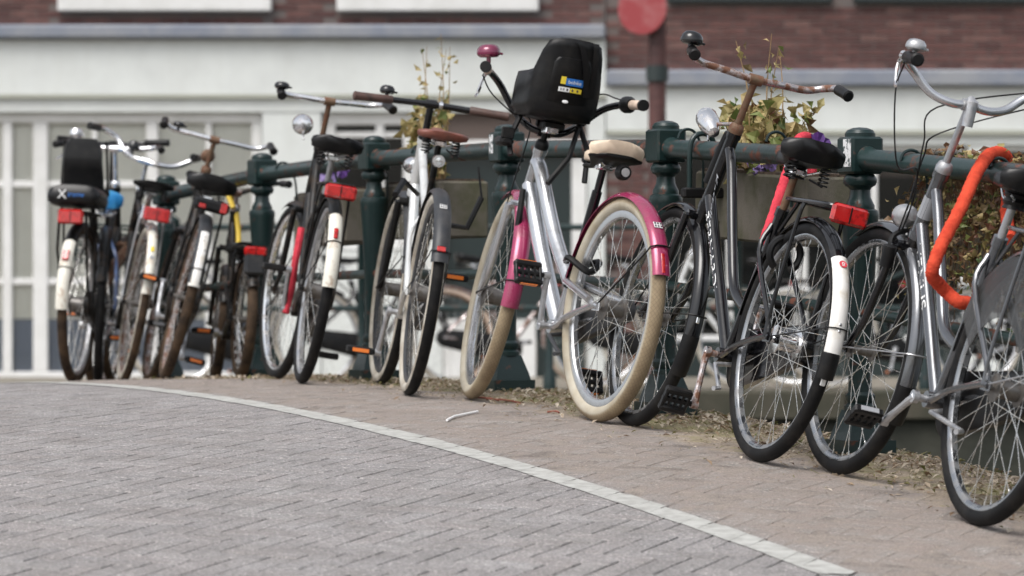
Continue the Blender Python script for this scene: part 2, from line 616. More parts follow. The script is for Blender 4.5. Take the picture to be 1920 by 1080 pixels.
def brick_mesh(name, L, B, H, mat, cham=.0028, jit=0.0, r=rnd):
    q = MB()
    l, b = L / 2, B / 2
    j = lambda: r.uniform(-jit, jit)
    vs = []
    for z, e in ((-H, 0), (-cham, 0), (0, cham)):
        for a, c in ((-1, -1), (1, -1), (1, 1), (-1, 1)):
            vs.append((a * (l - e) + j(), c * (b - e) + j(), z + (j() * .4 if z == 0 else 0)))
    fs = []
    for k in (0, 4):
        for i in range(4):
            i2 = (i + 1) % 4
            fs.append((k + i, k + i2, k + 4 + i2, k + 4 + i))
    fs.append((8, 9, 10, 11))
    q.add(vs, fs)
    me = bpy.data.meshes.new(name)
    me.from_pydata([tuple(p) for p in q.v], [], q.f)
    if mat:
        me.materials.append(mat)
    return me, q


BR_ROAD = [brick_mesh('brick', BL - JO, BW - JO, .05, P_ROAD, jit=.0012)[0] for _ in range(6)]
BR_STRIP = [brick_mesh('brick', BL - JO, BW - JO, .05, P_STRIP, jit=.0012)[0] for _ in range(6)]
Q8 = math.sqrt(.5)
cells = []
for k in range(-260, 330):
    for mlat in range(-40, 60):
        for kind in (0, 1):
            cx, cy = (k + 1.5, k + .5) if kind == 0 else (k + 3.5, k - .5)
            cx += 6 * mlat
            x, y = cx * BW, cy * BW
            s, t = (x - y) * Q8 + 8.0, (x + y) * Q8 - 2.0    # the bond lies at 45 degrees to the railing
            if 1.0 < s < 21.5 and -3.2 < t < T_EDGE - .10:
                cells.append((s, t, kind))


def in_view(p, mg=90):
    if p.y < 1:
        return False
    px, py = 960 + FPX * p.x / p.y, 540 - FPX * (p.z - CZ) / p.y
    return -mg < px < 1920 + mg and py < 1080 + mg


road_c, strip_c = [], []
for s, t, kd in cells:
    p = W(s, t)
    (road_c if t < LINE1 + .03 else strip_c).append((p.length + (0 if in_view(p) else 100), s, t, kd))
paint = MB()


def clip_t(poly, lim, keep_less):
    out = []
    for i in range(len(poly)):
        a, b = poly[i], poly[(i + 1) % len(poly)]
        ia = (a[1] <= lim) == keep_less
        ib = (b[1] <= lim) == keep_less
        if ia:
            out.append(a)
        if ia != ib:
            f = (lim - a[1]) / (b[1] - a[1])
            out.append((a[0] + (b[0] - a[0]) * f, lim))
    return out


FAR_Q = [brick_mesh('brick', BL - JO, BW - JO, .02, None, jit=.001) for _ in range(12)]
for q in FAR_Q:
    bpy.data.meshes.remove(q[0])
FAR_Q = [q[1] for q in FAR_Q]


def lay(cl, parent, meshes, smat, nobj, dz, tag_name):
    cl.sort()
    far = MB()
    for i, (dist, s, t, kd) in enumerate(cl):
        yaw = ANG + math.pi / 2 + (-math.pi / 4 if kd == 0 else math.pi / 4)
        # long side runs along (s+t) for kind 0 and along (t-s) for kind 1
        sdir_ = V((-SA, CA, 0))
        tdir_ = V((CA, SA, 0))
        ld = (sdir_ + tdir_).normalized() if kd == 0 else (tdir_ - sdir_).normalized()
        e = .05
        tx = (W(s + e, t) - W(s - e, t)).normalized()
        ty = (W(s, t + e) - W(s, t - e)).normalized()
        nz = ty.cross(tx).normalized()
        if nz.z < 0:
            nz = -nz
        ld = (ld - nz * ld.dot(nz)).normalized()
        bd = nz.cross(ld)
        online = LINE0 - .13 < t < LINE1 + .13
        hz = dz + (0 if online else rnd.uniform(-.0007, .0007))
        tl = 0 if online else .004
        rot = Mx((ld, bd, nz)).transposed().to_4x4()
        Mm = Mx.Translation(W(s, t, hz)) @ rot @ Mx.Rotation(rnd.uniform(-tl, tl), 4, 'X') @ Mx.Rotation(rnd.uniform(-tl, tl), 4, 'Y') @ Mx.Rotation(rnd.uniform(-.006, .006), 4, 'Z')
        if i < nobj:
            obj_of(meshes[rnd.randrange(len(meshes))], 'brick', parent, Mm)
        else:
            q = FAR_Q[rnd.randrange(12)]
            far.add([Mm @ p for p in q.v], q.f)
        if online:
            l2, b2 = BL / 2 - .0008, BW / 2 - .0008
            poly = []
            sg = 1 if kd == 0 else -1
            for a, b in ((-l2, -b2), (l2, -b2), (l2, b2), (-l2, b2)):
                if kd == 0:
                    poly.append((s + (a - b) * Q8, t + (a + b) * Q8))
                else:
                    poly.append((s + (-a - b) * Q8, t + (a - b) * Q8))
            w = rnd.uniform(-.004, .004)
            poly = clip_t(clip_t(poly, LINE1 + w, True), LINE0 + rnd.uniform(-.004, .004), False)
            poly = [(b_, a_) for a_, b_ in clip_t([(t_, s_) for s_, t_ in poly], 8.43 + rnd.uniform(-.02, .02), False)] if len(poly) >= 3 else poly
            if len(poly) >= 3:
                area = sum(poly[i2][0] * poly[(i2 + 1) % len(poly)][1] - poly[(i2 + 1) % len(poly)][0] * poly[i2][1] for i2 in range(len(poly)))
                if abs(area) > 1e-4:
                    paint.add([W(a, b, dz + .0022) for a, b in (poly if area < 0 else poly[::-1])], [tuple(range(len(poly)))])
    if far.v:
        tag(far.build(tag_name, smat, parent, smooth=0), kind='stuff')


lay(road_c, road, BR_ROAD, P_ROADS, 300, 0.0, 'far_bricks')
lay(strip_c, pave, BR_STRIP, P_STRIPS, 300, -.0015, 'far_bricks')
MT['line'] = M('worn_line_paint', (.43, .43, .405), .7, 0, (.29, .285, .265), 22, .40, .68, bmp=.5, bscale=300, coord='Object')
tag(paint.build('white_line', MT['line'], None, smooth=0), kind='structure')

# ------------------------------------------------------------------ canal, far quay
MT['water'] = M('canal_water', (.015, .022, .018), .06, 0, bmp=.25, bscale=4, bdist=.05)
tag(MB().add([(-90, -70, -2.3), (90, -70, -2.3), (90, 90, -2.3), (-90, 90, -2.3)], [(0, 1, 2, 3)]).build('water', MT['water'], smooth=0), kind='structure')
MT['street'] = M('quay_paving', (.17, .15, .12), .9, 0, (.23, .21, .17), 3, .4, .6, coord='Object')
QY0, QY1, QZ0, QZ1 = 25.4, 33.4, -.31, -.39
quay = tag(MB().add([(-60, QY0, QZ0), (60, QY0, QZ0), (60, 80, QZ1 - .3), (-60, 80, QZ1 - .3), (60, QY1, QZ1), (-60, QY1, QZ1)], [(0, 1, 4, 5), (5, 4, 2, 3)]).build('street', MT['street'], smooth=0), kind='structure')
MT['quay_wall'] = M('mossy_quay_wall', (.026, .028, .021), .9, 0, (.05, .05, .038), 2.5, .4, .65, bmp=.6, bscale=8, bdist=.03)
qw = MB().box((0, QY0 + .30, -1.7), (120, .5, 2.40))
quay_wall = tag(qw.build('quay_wall', MT['quay_wall'], smooth=0), 'dark mossy canal quay wall below the far street', 'wall')
MT['coping'] = M('quay_coping_stone', (.072, .064, .046), .9, 0, (.04, .04, .026), 4, .4, .65, bmp=.4, bscale=30, bdist=.006)
cop = None
for i in range(12):
    q = MB().box((-6.6 + 1.1 * i + .55, QY0 + .22, QZ0 - .085), (1.085, .5, .19), bev=.012)
    q.build('coping_stone', MT['coping'], quay_wall, smooth=30)

# ------------------------------------------------------------------ houses across the canal
FY = 33.0
HPX = FY / FPX


def hx(px):
    return (px - 960) * HPX


def hz_(py):
    return CZ + (540 - py) * HPX


MT['mortar'] = M('wall_mortar', (.12, .105, .10), .95, 0, (.14, .11, .10), 6, .4, .6)
MT['cream_wall'] = M('cream_painted_timber', (.645, .67, .65), .5, 0, (.57, .59, .575), 3, .4, .7)
nt = MT['cream_wall'].node_tree
bs = nt.nodes['Principled BSDF']
mp = nt.nodes.new('ShaderNodeMapping')
mp.inputs['Scale'].default_value = (5, 5, .5)
nt.links.new(nt.nodes.new('ShaderNodeTexCoord').outputs['Object'], mp.inputs[0])
nt.links.new(mix(nt, ramp(nt, noise(nt, 1.0, 5, .65, mp.outputs[0]), [(.45, 0.0), (.85, .6)]), bs.inputs['Base Color'].links[0].from_socket, (.56, .575, .545)), bs.inputs['Base Color'])
MT['white_frame'] = M('white_window_paint', (.70, .70, .69), .4, 0, (.60, .60, .58), 4, .4, .7)
MT['lead'] = M('lead_flashing', (.18, .20, .245), .55, 0, (.26, .27, .29), 3, .4, .65)
MT['olive'] = M('grimy_moulding', (.40, .41, .35), .7)
MT['curtain'] = M('beige_blind', (.90, .87, .80), .8, 0, (.84, .81, .74), 2, .4, .6)
MT['blueglass'] = M('grey_blue_window_foil', (.20, .23, .30), .5)
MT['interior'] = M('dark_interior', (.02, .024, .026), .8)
MT['door_green'] = M('dark_door_paint', (.012, .022, .022), .35, coat=.3)
MT['brownblind'] = M('brown_blind', (.10, .075, .065), .8)


def brick_mat(name, obj):
    m, nt, bs = nodes(name)
    f = nt.nodes.new('ShaderNodeObjectInfo').outputs['Random'] if obj else nt.nodes.new('ShaderNodeNewGeometry').outputs['Random Per Island']
    c = ramp(nt, f, [(0, (.075, .034, .031)), (.4, (.098, .045, .040)), (.75, (.122, .055, .048)), (1, (.145, .078, .067))])
    c = mix(nt, 1.0, c, ramp(nt, noise(nt, 14, 5, .7, None, 'Position'), [(.3, .7), (.7, 1.2)]), 'MULTIPLY')
    nt.links.new(c, bs.inputs['Base Color'])
    bs.inputs['Roughness'].default_value = .85
    return m


MT['brick'] = brick_mat('red_brown_brick', True)
m, nt, bs = nodes('upper_brickwork')
bt = nt.nodes.new('ShaderNodeTexBrick')
bt.inputs['Color1'].default_value = (.12, .042, .035, 1)
bt.inputs['Color2'].default_value = (.20, .08, .065, 1)
bt.inputs['Mortar'].default_value = (.20, .16, .14, 1)
bt.inputs['Scale'].default_value = 1
bt.inputs['Brick Width'].default_value = .22
bt.inputs['Row Height'].default_value = .06
bt.inputs['Mortar Size'].default_value = .006
mp = nt.nodes.new('ShaderNodeMapping')
mp.inputs['Rotation'].default_value = (R_(90), 0, 0)
nt.links.new(nt.nodes.new('ShaderNodeTexCoord').outputs['Object'], mp.inputs[0])
nt.links.new(mp.outputs[0], bt.inputs[0])
nt.links.new(bt.outputs[0], bs.inputs['Base Color'])
bs.inputs['Roughness'].default_value = .9
MT['upper_brick'] = m
m, nt, bs = nodes('window_glass')
gl = nt.nodes.new('ShaderNodeBsdfGlossy')
gl.inputs['Roughness'].default_value = .03
tp = nt.nodes.new('ShaderNodeBsdfTransparent')
tp.inputs['Color'].default_value = (.96, .97, .965, 1)
fr = nt.nodes.new('ShaderNodeFresnel')
fr.inputs[0].default_value = 1.4
ms = nt.nodes.new('ShaderNodeMixShader')
nt.links.new(fr.outputs[0], ms.inputs[0])
nt.links.new(tp.outputs[0], ms.inputs[1])
nt.links.new(gl.outputs[0], ms.inputs[2])
nt.links.new(ms.outputs[0], nt.nodes['Material Output'].inputs['Surface'])
MT['glass'] = m

HB = [brick_mesh('brick', .208, .05, .05, MT['brick'], .003, .002)[0] for _ in range(4)]


def slab(name, x0, x1, z0, z1, y0, y1, mat, parent, bev=0.0):
    return MB().box(((x0 + x1) / 2, (y0 + y1) / 2, (z0 + z1) / 2), (x1 - x0, y1 - y0, z1 - z0), bev=bev).build(name, mat, parent, smooth=30 if bev else 0)


def brickwork(parent, x0, x1, z0, z1, y):
    """running bond: real bricks standing 6 mm proud of the mortar"""
    r = 0
    z = z0 + .03
    while z < z1 - .02:
        x = x0 + (.11 if r % 2 else 0) + .105
        while x < x1 - .08:
            Mm = Mx.Translation((x, y - .006 - rnd.uniform(0, .002), z)) @ Mx.Rotation(R_(90), 4, 'X')
            obj_of(rnd.choice(HB), 'brick', parent, Mm)
            x += .218
        z += .06
        r += 1


def window(parent, x0, x1, z0, z1, vbars, hbars, fill, frame=.07, dark=False):
    """opening with frame, bars, glass and what hangs behind it"""
    w = MB()
    y = FY + .10
    for a, b, c, d in ((x0, x1, z0, z0 + frame), (x0, x1, z1 - frame, z1)):
        w.box(((a + b) / 2, y, (c + d) / 2), (b - a, .10, d - c), bev=.008)
    for a, b in ((x0, x0 + frame), (x1 - frame, x1)):
        w.box(((a + b) / 2, y, (z0 + z1) / 2), (b - a, .096, z1 - z0 - 2 * frame), bev=.008)
    wo_ = w.build('window', MT['white_frame'], parent, smooth=30)
    for xv, wd in vbars:
        MB().box((xv, y - .004, (z0 + z1) / 2), (wd, .08, z1 - z0 - 2 * frame - .002), bev=.006).build('mullion', MT['white_frame'], wo_, smooth=30)
    for zv, wd in hbars:
        MB().box(((x0 + x1) / 2, y + .003, zv), (x1 - x0 - 2 * frame - .002, .06, wd), bev=.006).build('glazing_bar', MT['white_frame'], wo_, smooth=30)
    xs = [x0 + frame] + [v for v, _ in vbars] + [x1 - frame]
    zs = [z0 + frame] + [v for v, _ in hbars] + [z1 - frame]
    xs.sort()
    zs.sort()
    for a, b in zip(xs[:-1], xs[1:]):
        for c, d in zip(zs[:-1], zs[1:]):
            MB().box(((a + b) / 2, y + .02, (c + d) / 2), (b - a - .004, .006, d - c - .004)).build('pane', MT['glass'], wo_, smooth=0)
    for (a, b, c, d, dep, mt) in fill:
        MB().box(((a + b) / 2, FY + dep, (c + d) / 2), (b - a, .02, d - c)).build('blind', mt, wo_, smooth=0)
    return wo_


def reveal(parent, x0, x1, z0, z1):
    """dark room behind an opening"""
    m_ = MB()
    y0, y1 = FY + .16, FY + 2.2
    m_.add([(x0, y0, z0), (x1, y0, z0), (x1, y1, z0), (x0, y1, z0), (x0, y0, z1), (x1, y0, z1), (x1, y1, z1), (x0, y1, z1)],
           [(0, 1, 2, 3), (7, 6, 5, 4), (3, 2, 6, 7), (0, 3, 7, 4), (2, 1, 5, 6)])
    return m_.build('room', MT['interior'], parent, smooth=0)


hl = empty('town_house', (hx(300), FY, -.4))
hl.location = (0, 0, 0)
tag(hl, 'wide house with cream timber ground floor, lead strip and red brick above', 'house')
XL, XE = -9.0, hx(1135)
zg = -.40
# upper brick wall, with a strip of built bricks where the picture shows it
slab('wall', XL, XE, 3.02, 9.5, FY + .01, FY + .5, MT['upper_brick'], hl)
slab('wall', XL, XE, hz_(47), 3.02, FY + .012, FY + .45, MT['mortar'], hl)
brickwork(hl, -4.6, hx(110), hz_(46), 3.0, FY + .012)
brickwork(hl, hx(512), hx(632), hz_(46), 3.0, FY + .012)
brickwork(hl, hx(1012), XE, hz_(46), 3.0, FY + .012)
brickwork(hl, hx(110), hx(512), hz_(46), hz_(22), FY + .012)
brickwork(hl, hx(632), hx(1012), hz_(46), hz_(22), FY + .012)
for a, b in ((110, 510), (632, 1010)):
    slab('window_sill', hx(a), hx(b), hz_(22), hz_(-14), FY - .10, FY + .02, MT['white_frame'], hl, .012)
    window(hl, hx(a) + .03, hx(b) - .03, hz_(-14), hz_(-14) + 1.9, [((hx(a) + hx(b)) / 2, .06)], [(hz_(-14) + 1.2, .06)], [], .08)
slab('lead_strip', XL, XE, hz_(74), hz_(48), FY - .16, FY + .3, MT['lead'], hl, .02)
slab('frieze', XL, XE, hz_(177), hz_(75.5), FY - .06, FY + .4, MT['cream_wall'], hl)
slab('moulding', XL, XE, hz_(184), hz_(177.6), FY - .075, FY + .4, MT['olive'], hl)
slab('moulding', XL, XE, hz_(210), hz_(184.6), FY - .03, FY + .4, MT['cream_wall'], hl)
zt = hz_(210.5)
slab('pilaster', hx(492), hx(602), zg, zt, FY - .02, FY + .3, MT['cream_wall'], hl)
slab('pilaster', hx(782), hx(830), zg, zt, FY - .02, FY + .3, MT['cream_wall'], hl)
slab('pilaster', hx(1102), XE - .004, zg, zt, FY - .02, FY + .3, MT['cream_wall'], hl)
slab('pilaster', XL, hx(-330), zg, zt, FY - .02, FY + .3, MT['cream_wall'], hl)
cb = [(hx(-320), hx(488), hz_(598), zt, .142, MT['curtain']), (hx(-320), hx(488), hz_(712), hz_(600), .15, MT['blueglass'])]
window(hl, hx(-328), hx(490), hz_(716), zt - .002,
       [(hx(-200), .11), (hx(-90), .05), (hx(12), .08), (hx(74), .125), (hx(176), .045), (hx(284), .10), (hx(390), .05)],
       [(hz_(345), .055), (hz_(528), .055)], cb, .085)
slab('panel', hx(604), hx(780), zg, hz_(470), FY - .01, FY + .2, MT['cream_wall'], hl)
window(hl, hx(606), hx(778), hz_(468), zt - .004, [(hx(712), .07)], [(hz_(252), .05)], [], .10)
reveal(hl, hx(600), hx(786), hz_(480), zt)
# shop front: brown blind, white transom, dark window and low panels
slab('blind', hx(832), hx(1100), hz_(262), zt - .003, FY + .04, FY + .1, MT['brownblind'], hl)
slab('transom', hx(832), hx(1100), hz_(290), hz_(263), FY - .01, FY + .12, MT['white_frame'], hl, .01)
slab('shop_window', hx(832), hx(1100), hz_(598), hz_(291), FY + .10, FY + .14, MT['door_green'], hl)
slab('mullion', hx(1072), hx(1099), hz_(598), hz_(291), FY + .03, FY + .098, MT['white_frame'], hl)
slab('panel', hx(832), hx(882), zg, hz_(599), FY - .0, FY + .14, MT['white_frame'], hl)
slab('door', hx(884), hx(958), zg, hz_(599), FY + .08, FY + .14, MT['door_green'], hl)
slab('panel', hx(1006), hx(1098), zg, hz_(599), FY + .05, FY + .14, MT['door_green'], hl)
slab('panel', hx(960), hx(1004), zg, hz_(599), FY - .0, FY + .14, MT['white_frame'], hl)

hr = empty('brick_house')
tag(hr, 'red brick house with pale frieze and dark shop windows behind the sign', 'house')
XR0, XR1 = XE + .006, 9.5
slab('wall', XR0, XR1, 3.02, 9.5, FY + .03, FY + .5, MT['upper_brick'], hr)
slab('wall', XR0, XR1, hz_(131), 3.02, FY + .032, FY + .45, MT['mortar'], hr)
brickwork(hr, XR0, 4.6, hz_(131), hz_(4), FY + .032)
slab('window_sill', hx(1252), hx(1560), hz_(5), hz_(-14), FY - .04, FY + .1, MT['door_green'], hr, .01)
slab('window_sill', hx(1600), hx(1980), hz_(5), hz_(-14), FY - .04, FY + .1, MT['door_green'], hr, .01)
slab('lead_strip', XR0, XR1, hz_(163), hz_(132), FY - .14, FY + .3, MT['lead'], hr, .02)
slab('frieze', XR0, XR1, hz_(244), hz_(164), FY - .05, FY + .4, MT['cream_wall'], hr)
slab('moulding', XR0, XR1, hz_(252), hz_(244.6), FY - .07, FY + .4, MT['olive'], hr)
slab('moulding', XR0, XR1, hz_(272), hz_(252.6), FY - .02, FY + .4, MT['cream_wall'], hr)
slab('pier', XR0, hx(1232), zg, hz_(273), FY + .02, FY + .4, MT['mortar'], hr)
brickwork(hr, XR0, hx(1232), hz_(640), hz_(274), FY + .02)
zt2 = hz_(273)
window(hr, hx(1234), hx(1500), hz_(640), zt2, [(hx(1370), .06)], [(hz_(420), .05)], [], .05)
window(hr, hx(1504), hx(1812), hz_(640), zt2, [(hx(1640), .06)], [(hz_(420), .05)], [(hx(1640), hx(1740), hz_(330), zt2, .3, MT['brownblind'])], .05)
slab('pilaster', hx(1814), hx(1872), zg, zt2, FY - .01, FY + .3, MT['cream_wall'], hr)
window(hr, hx(1874), hx(2200), hz_(640), zt2, [(hx(2030), .06)], [(hz_(420), .05)], [], .05)
slab('pilaster', hx(2202), XR1, zg, zt2, FY - .01, FY + .3, MT['cream_wall'], hr)
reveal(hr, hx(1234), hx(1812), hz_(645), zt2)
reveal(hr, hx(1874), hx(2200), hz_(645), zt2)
slab('panel', hx(1234), hx(1812), zg, hz_(641), FY, FY + .15, MT['door_green'], hr)
slab('panel', hx(1874), hx(2200), zg, hz_(641), FY, FY + .15, MT['door_green'], hr)

# sign on its pole
sp = empty('road_sign', at(1232, 540, 29.5))
sp.location.z = -.35
tag(sp, 'faded red round road sign on a brown pole before the brick house', 'sign')
MT['pole'] = M('brown_pole_paint', (.04, .017, .016), .6, 0, (.12, .05, .045), 4, .4, .65)
MT['sign_red'] = M('faded_red_sign', (.27, .035, .04), .6, 0, (.34, .13, .13), 5, .45, .68)
MB().tube([(0, 0, 0), (0, 0, 3.4)], .068, 14).build('pole', MT['pole'], sp)
MB().tube([(0, 0, 2.30), (0, 0, 2.42)], .088, 14).build('clamp_band', MT['door_green'], sp)
MB().lathe([(.001, -.010), (.197, -.010), (.2, -.006), (.2, .004), (.001, .006)], 32, (0, 0, 0), 'Y').xf(Mx.Translation((-.115, -.10, 2.85)) @ Mx.Rotation(R_(-24), 4, 'Z')).build('sign_disc', MT['sign_red'], sp)
MB().box((-.04, -.08, 2.85), (.12, .02, .06)).build('bracket', MT['pole'], sp)

# ------------------------------------------------------------------ railing along the far quay
fr_ = empty('quay_railing')
QX = -2.25
tag(fr_, 'low green pipe railing along the far side of the canal', 'railing')
for i in range(8):
    x = QX + 1.25 * i
    MB().lathe([(.045, QZ0), (.045, QZ0 + .08), (.028, QZ0 + .12), (.028, QZ0 + 1.06), (.04, QZ0 + 1.08), (.04, QZ0 + 1.14), (.001, QZ0 + 1.17)], 12, (x, QY0 + .35, 0)).build('post', MT['green_iron'], fr_)
for h in (1.09, .55):
    for i in range(7):
        x = QX + 1.25 * i
        MB().tube([(x + .027, QY0 + .35, QZ0 + h), (x + 1.223, QY0 + .35, QZ0 + h)], .021, 10).build('rail', MT['rail_iron'], fr_)

# ------------------------------------------------------------------ the bridge railing
br = empty('bridge_railing', W(10.58, T_RAIL))
br.location = (0, 0, 0)
tag(br, 'dark green cast iron bridge railing with square-headed posts', 'railing')
POSTS = [9.155 + 1.43 * i for i in range(-3, 7)]


def post_mb():
    q = MB()
    col = [(.050, .135), (.050, .150), (.040, .158), (.046, .168), (.046, .182), (.037, .192), (.036, .22), (.040, .40), (.050, .62), (.0565, .72), (.058, .735), (.055, .748), (.045, .754), (.045, .765), (.040, .775), (.033, .79), (.031, .812), (.036, .82), (.047, .826), (.052, .836), (.052, .846), (.046, .856), (.041, .862)]
    q.lathe(col, 28)
    # flared square foot
    for (z0, a0), (z1, a1) in (((.0, .082), (.045, .082)), ((.045, .070), (.07, .064)), ((.07, .064), (.137, .042))):
        q.add([(-a0, -a0, z0), (a0, -a0, z0), (a0, a0, z0), (-a0, a0, z0), (-a1, -a1, z1), (a1, -a1, z1), (a1, a1, z1), (-a1, a1, z1)],
              [(3, 2, 1, 0), (4, 5, 6, 7), (0, 1, 5, 4), (1, 2, 6, 5), (2, 3, 7, 6), (3, 0, 4, 7)])
    q.box((0, 0, .918), (.108, .108, .114), bev=.007)
    q.lathe([(.047, .975), (.047, .986), (.040, .996), (.022, 1.003), (.001, 1.005)], 24)
    return q


pm = post_mb()
for i, s in enumerate(POSTS):
    p = W(s, T_RAIL, -.004)
    if i == 0:
        po = pm.build('post', MT['green_iron'], br, smooth=32)
        pmesh = po.data
    else:
        po = obj_of(pmesh, 'post', br)
    po.matrix_local = Mx.Translation(p) @ Mx.Rotation(ANG, 4, 'Z')
    if i == 4:
        q = MB().box((-.0545, -.018, .925), (.0012, .05, .085))
        q.build('sticker', MT['sticker'], po, smooth=0)
    if i == 6:
        q = MB().box((-.0545, .022, .93), (.0012, .035, .07))
        q.build('sticker', MT['sticker'], po, smooth=0)
for a, b in zip(POSTS[:-1], POSTS[1:]):
    for h, r_, e in ((.905, .0325, .051), (.435, .019, .034)):
        P, Q = W(a, T_RAIL, h), W(b, T_RAIL, h)
        u = (Q - P).normalized()
        MB().tube([P + u * e, P + u * (e + .03), Q - u * (e + .03), Q - u * e], [r_ * (1.25 if h > .6 else 1), r_, r_, r_ * (1.25 if h > .6 else 1)], 18).build('top_rail' if h > .6 else 'middle_rail', MT['rail_iron'], br)

# ------------------------------------------------------------------ bicycles
def guard_mb(R, a0, a1, w, drop=.018, th=.0016, n=40, cx=0, cz=0, off=0.0):
    """curved mudguard section round a wheel centre; angle 0 = forward, 90 = up, 180 = back"""
    rings = []
    for i in range(n + 1):
        a = R_(a0 + (a1 - a0) * i / n)
        ring = []
        for sgn, e in ((1, 0), (-1, -th)):
            for j in range(-4, 5):
                jj = j * sgn
                ph = jj / 4 * 1.25
                y = (w / 2 + e * .5) * math.sin(ph) / math.sin(1.25)
                rad = R + off + e - drop * (1 - math.cos(ph)) / (1 - math.cos(1.25))
                ring.append(V((cx + rad * math.cos(a), y, cz + rad * math.sin(a))))
        rings.append(ring)
    return MB().loft(rings)


def saddle_mb(L=.27, w=.10, nose=.024, thick=.06, dip=.012, cleft=0.0, flat=False):
    """padded saddle along +x (nose forward), its top near z = 0"""
    rings = []
    N = 16
    for i in range(N + 1):
        u = i / N
        x = -L * .44 + L * u
        ww = nose + (w - nose) * (1 - min(1, max(0, (u - .12) / .62))) ** 1.35
        ww *= math.sin(min(1, .32 + u * 5) * math.pi / 2) * (math.sin(min(1, .30 + (1 - u) * 8) * math.pi / 2))
        zt_ = .010 * math.cos(u * math.pi) - dip * math.sin(u * math.pi) + .012 * (u > .9) * (u - .9) * -10
        tk = thick * (.55 + .45 * (1 - u)) * (1 if 0 < i < N else .55)
        ring = []
        for j in range(18):
            a = 2 * math.pi * j / 18
            ca, sa = math.cos(a), math.sin(a)
            y = ww * (abs(ca) ** .75) * (1 if ca > 0 else -1)
            if sa >= 0:
                z = zt_ - tk * .42 + tk * .42 * sa ** .6 - cleft * math.exp(-(y / .02) ** 2) * (1 - u) * sa
            else:
                z = zt_ - tk * .42 - tk * .58 * (abs(sa) ** (.45 if not flat else .3))
            ring.append(V((x, y, z)))
        rings.append(ring)
    return MB().loft(rings)


def spring_mb(p, q, r, turns=5, wire=.003):
    p, q = V(p), V(q)
    d_ = q - p
    u = d_.orthogonal().normalized()
    w = d_.normalized().cross(u)
    pts = [p + d_ * (i / (turns * 10)) + (u * math.cos(i * math.pi / 5) + w * math.sin(i * math.pi / 5)) * r for i in range(turns * 10 + 1)]
    return MB().tube(pts, wire, 5)


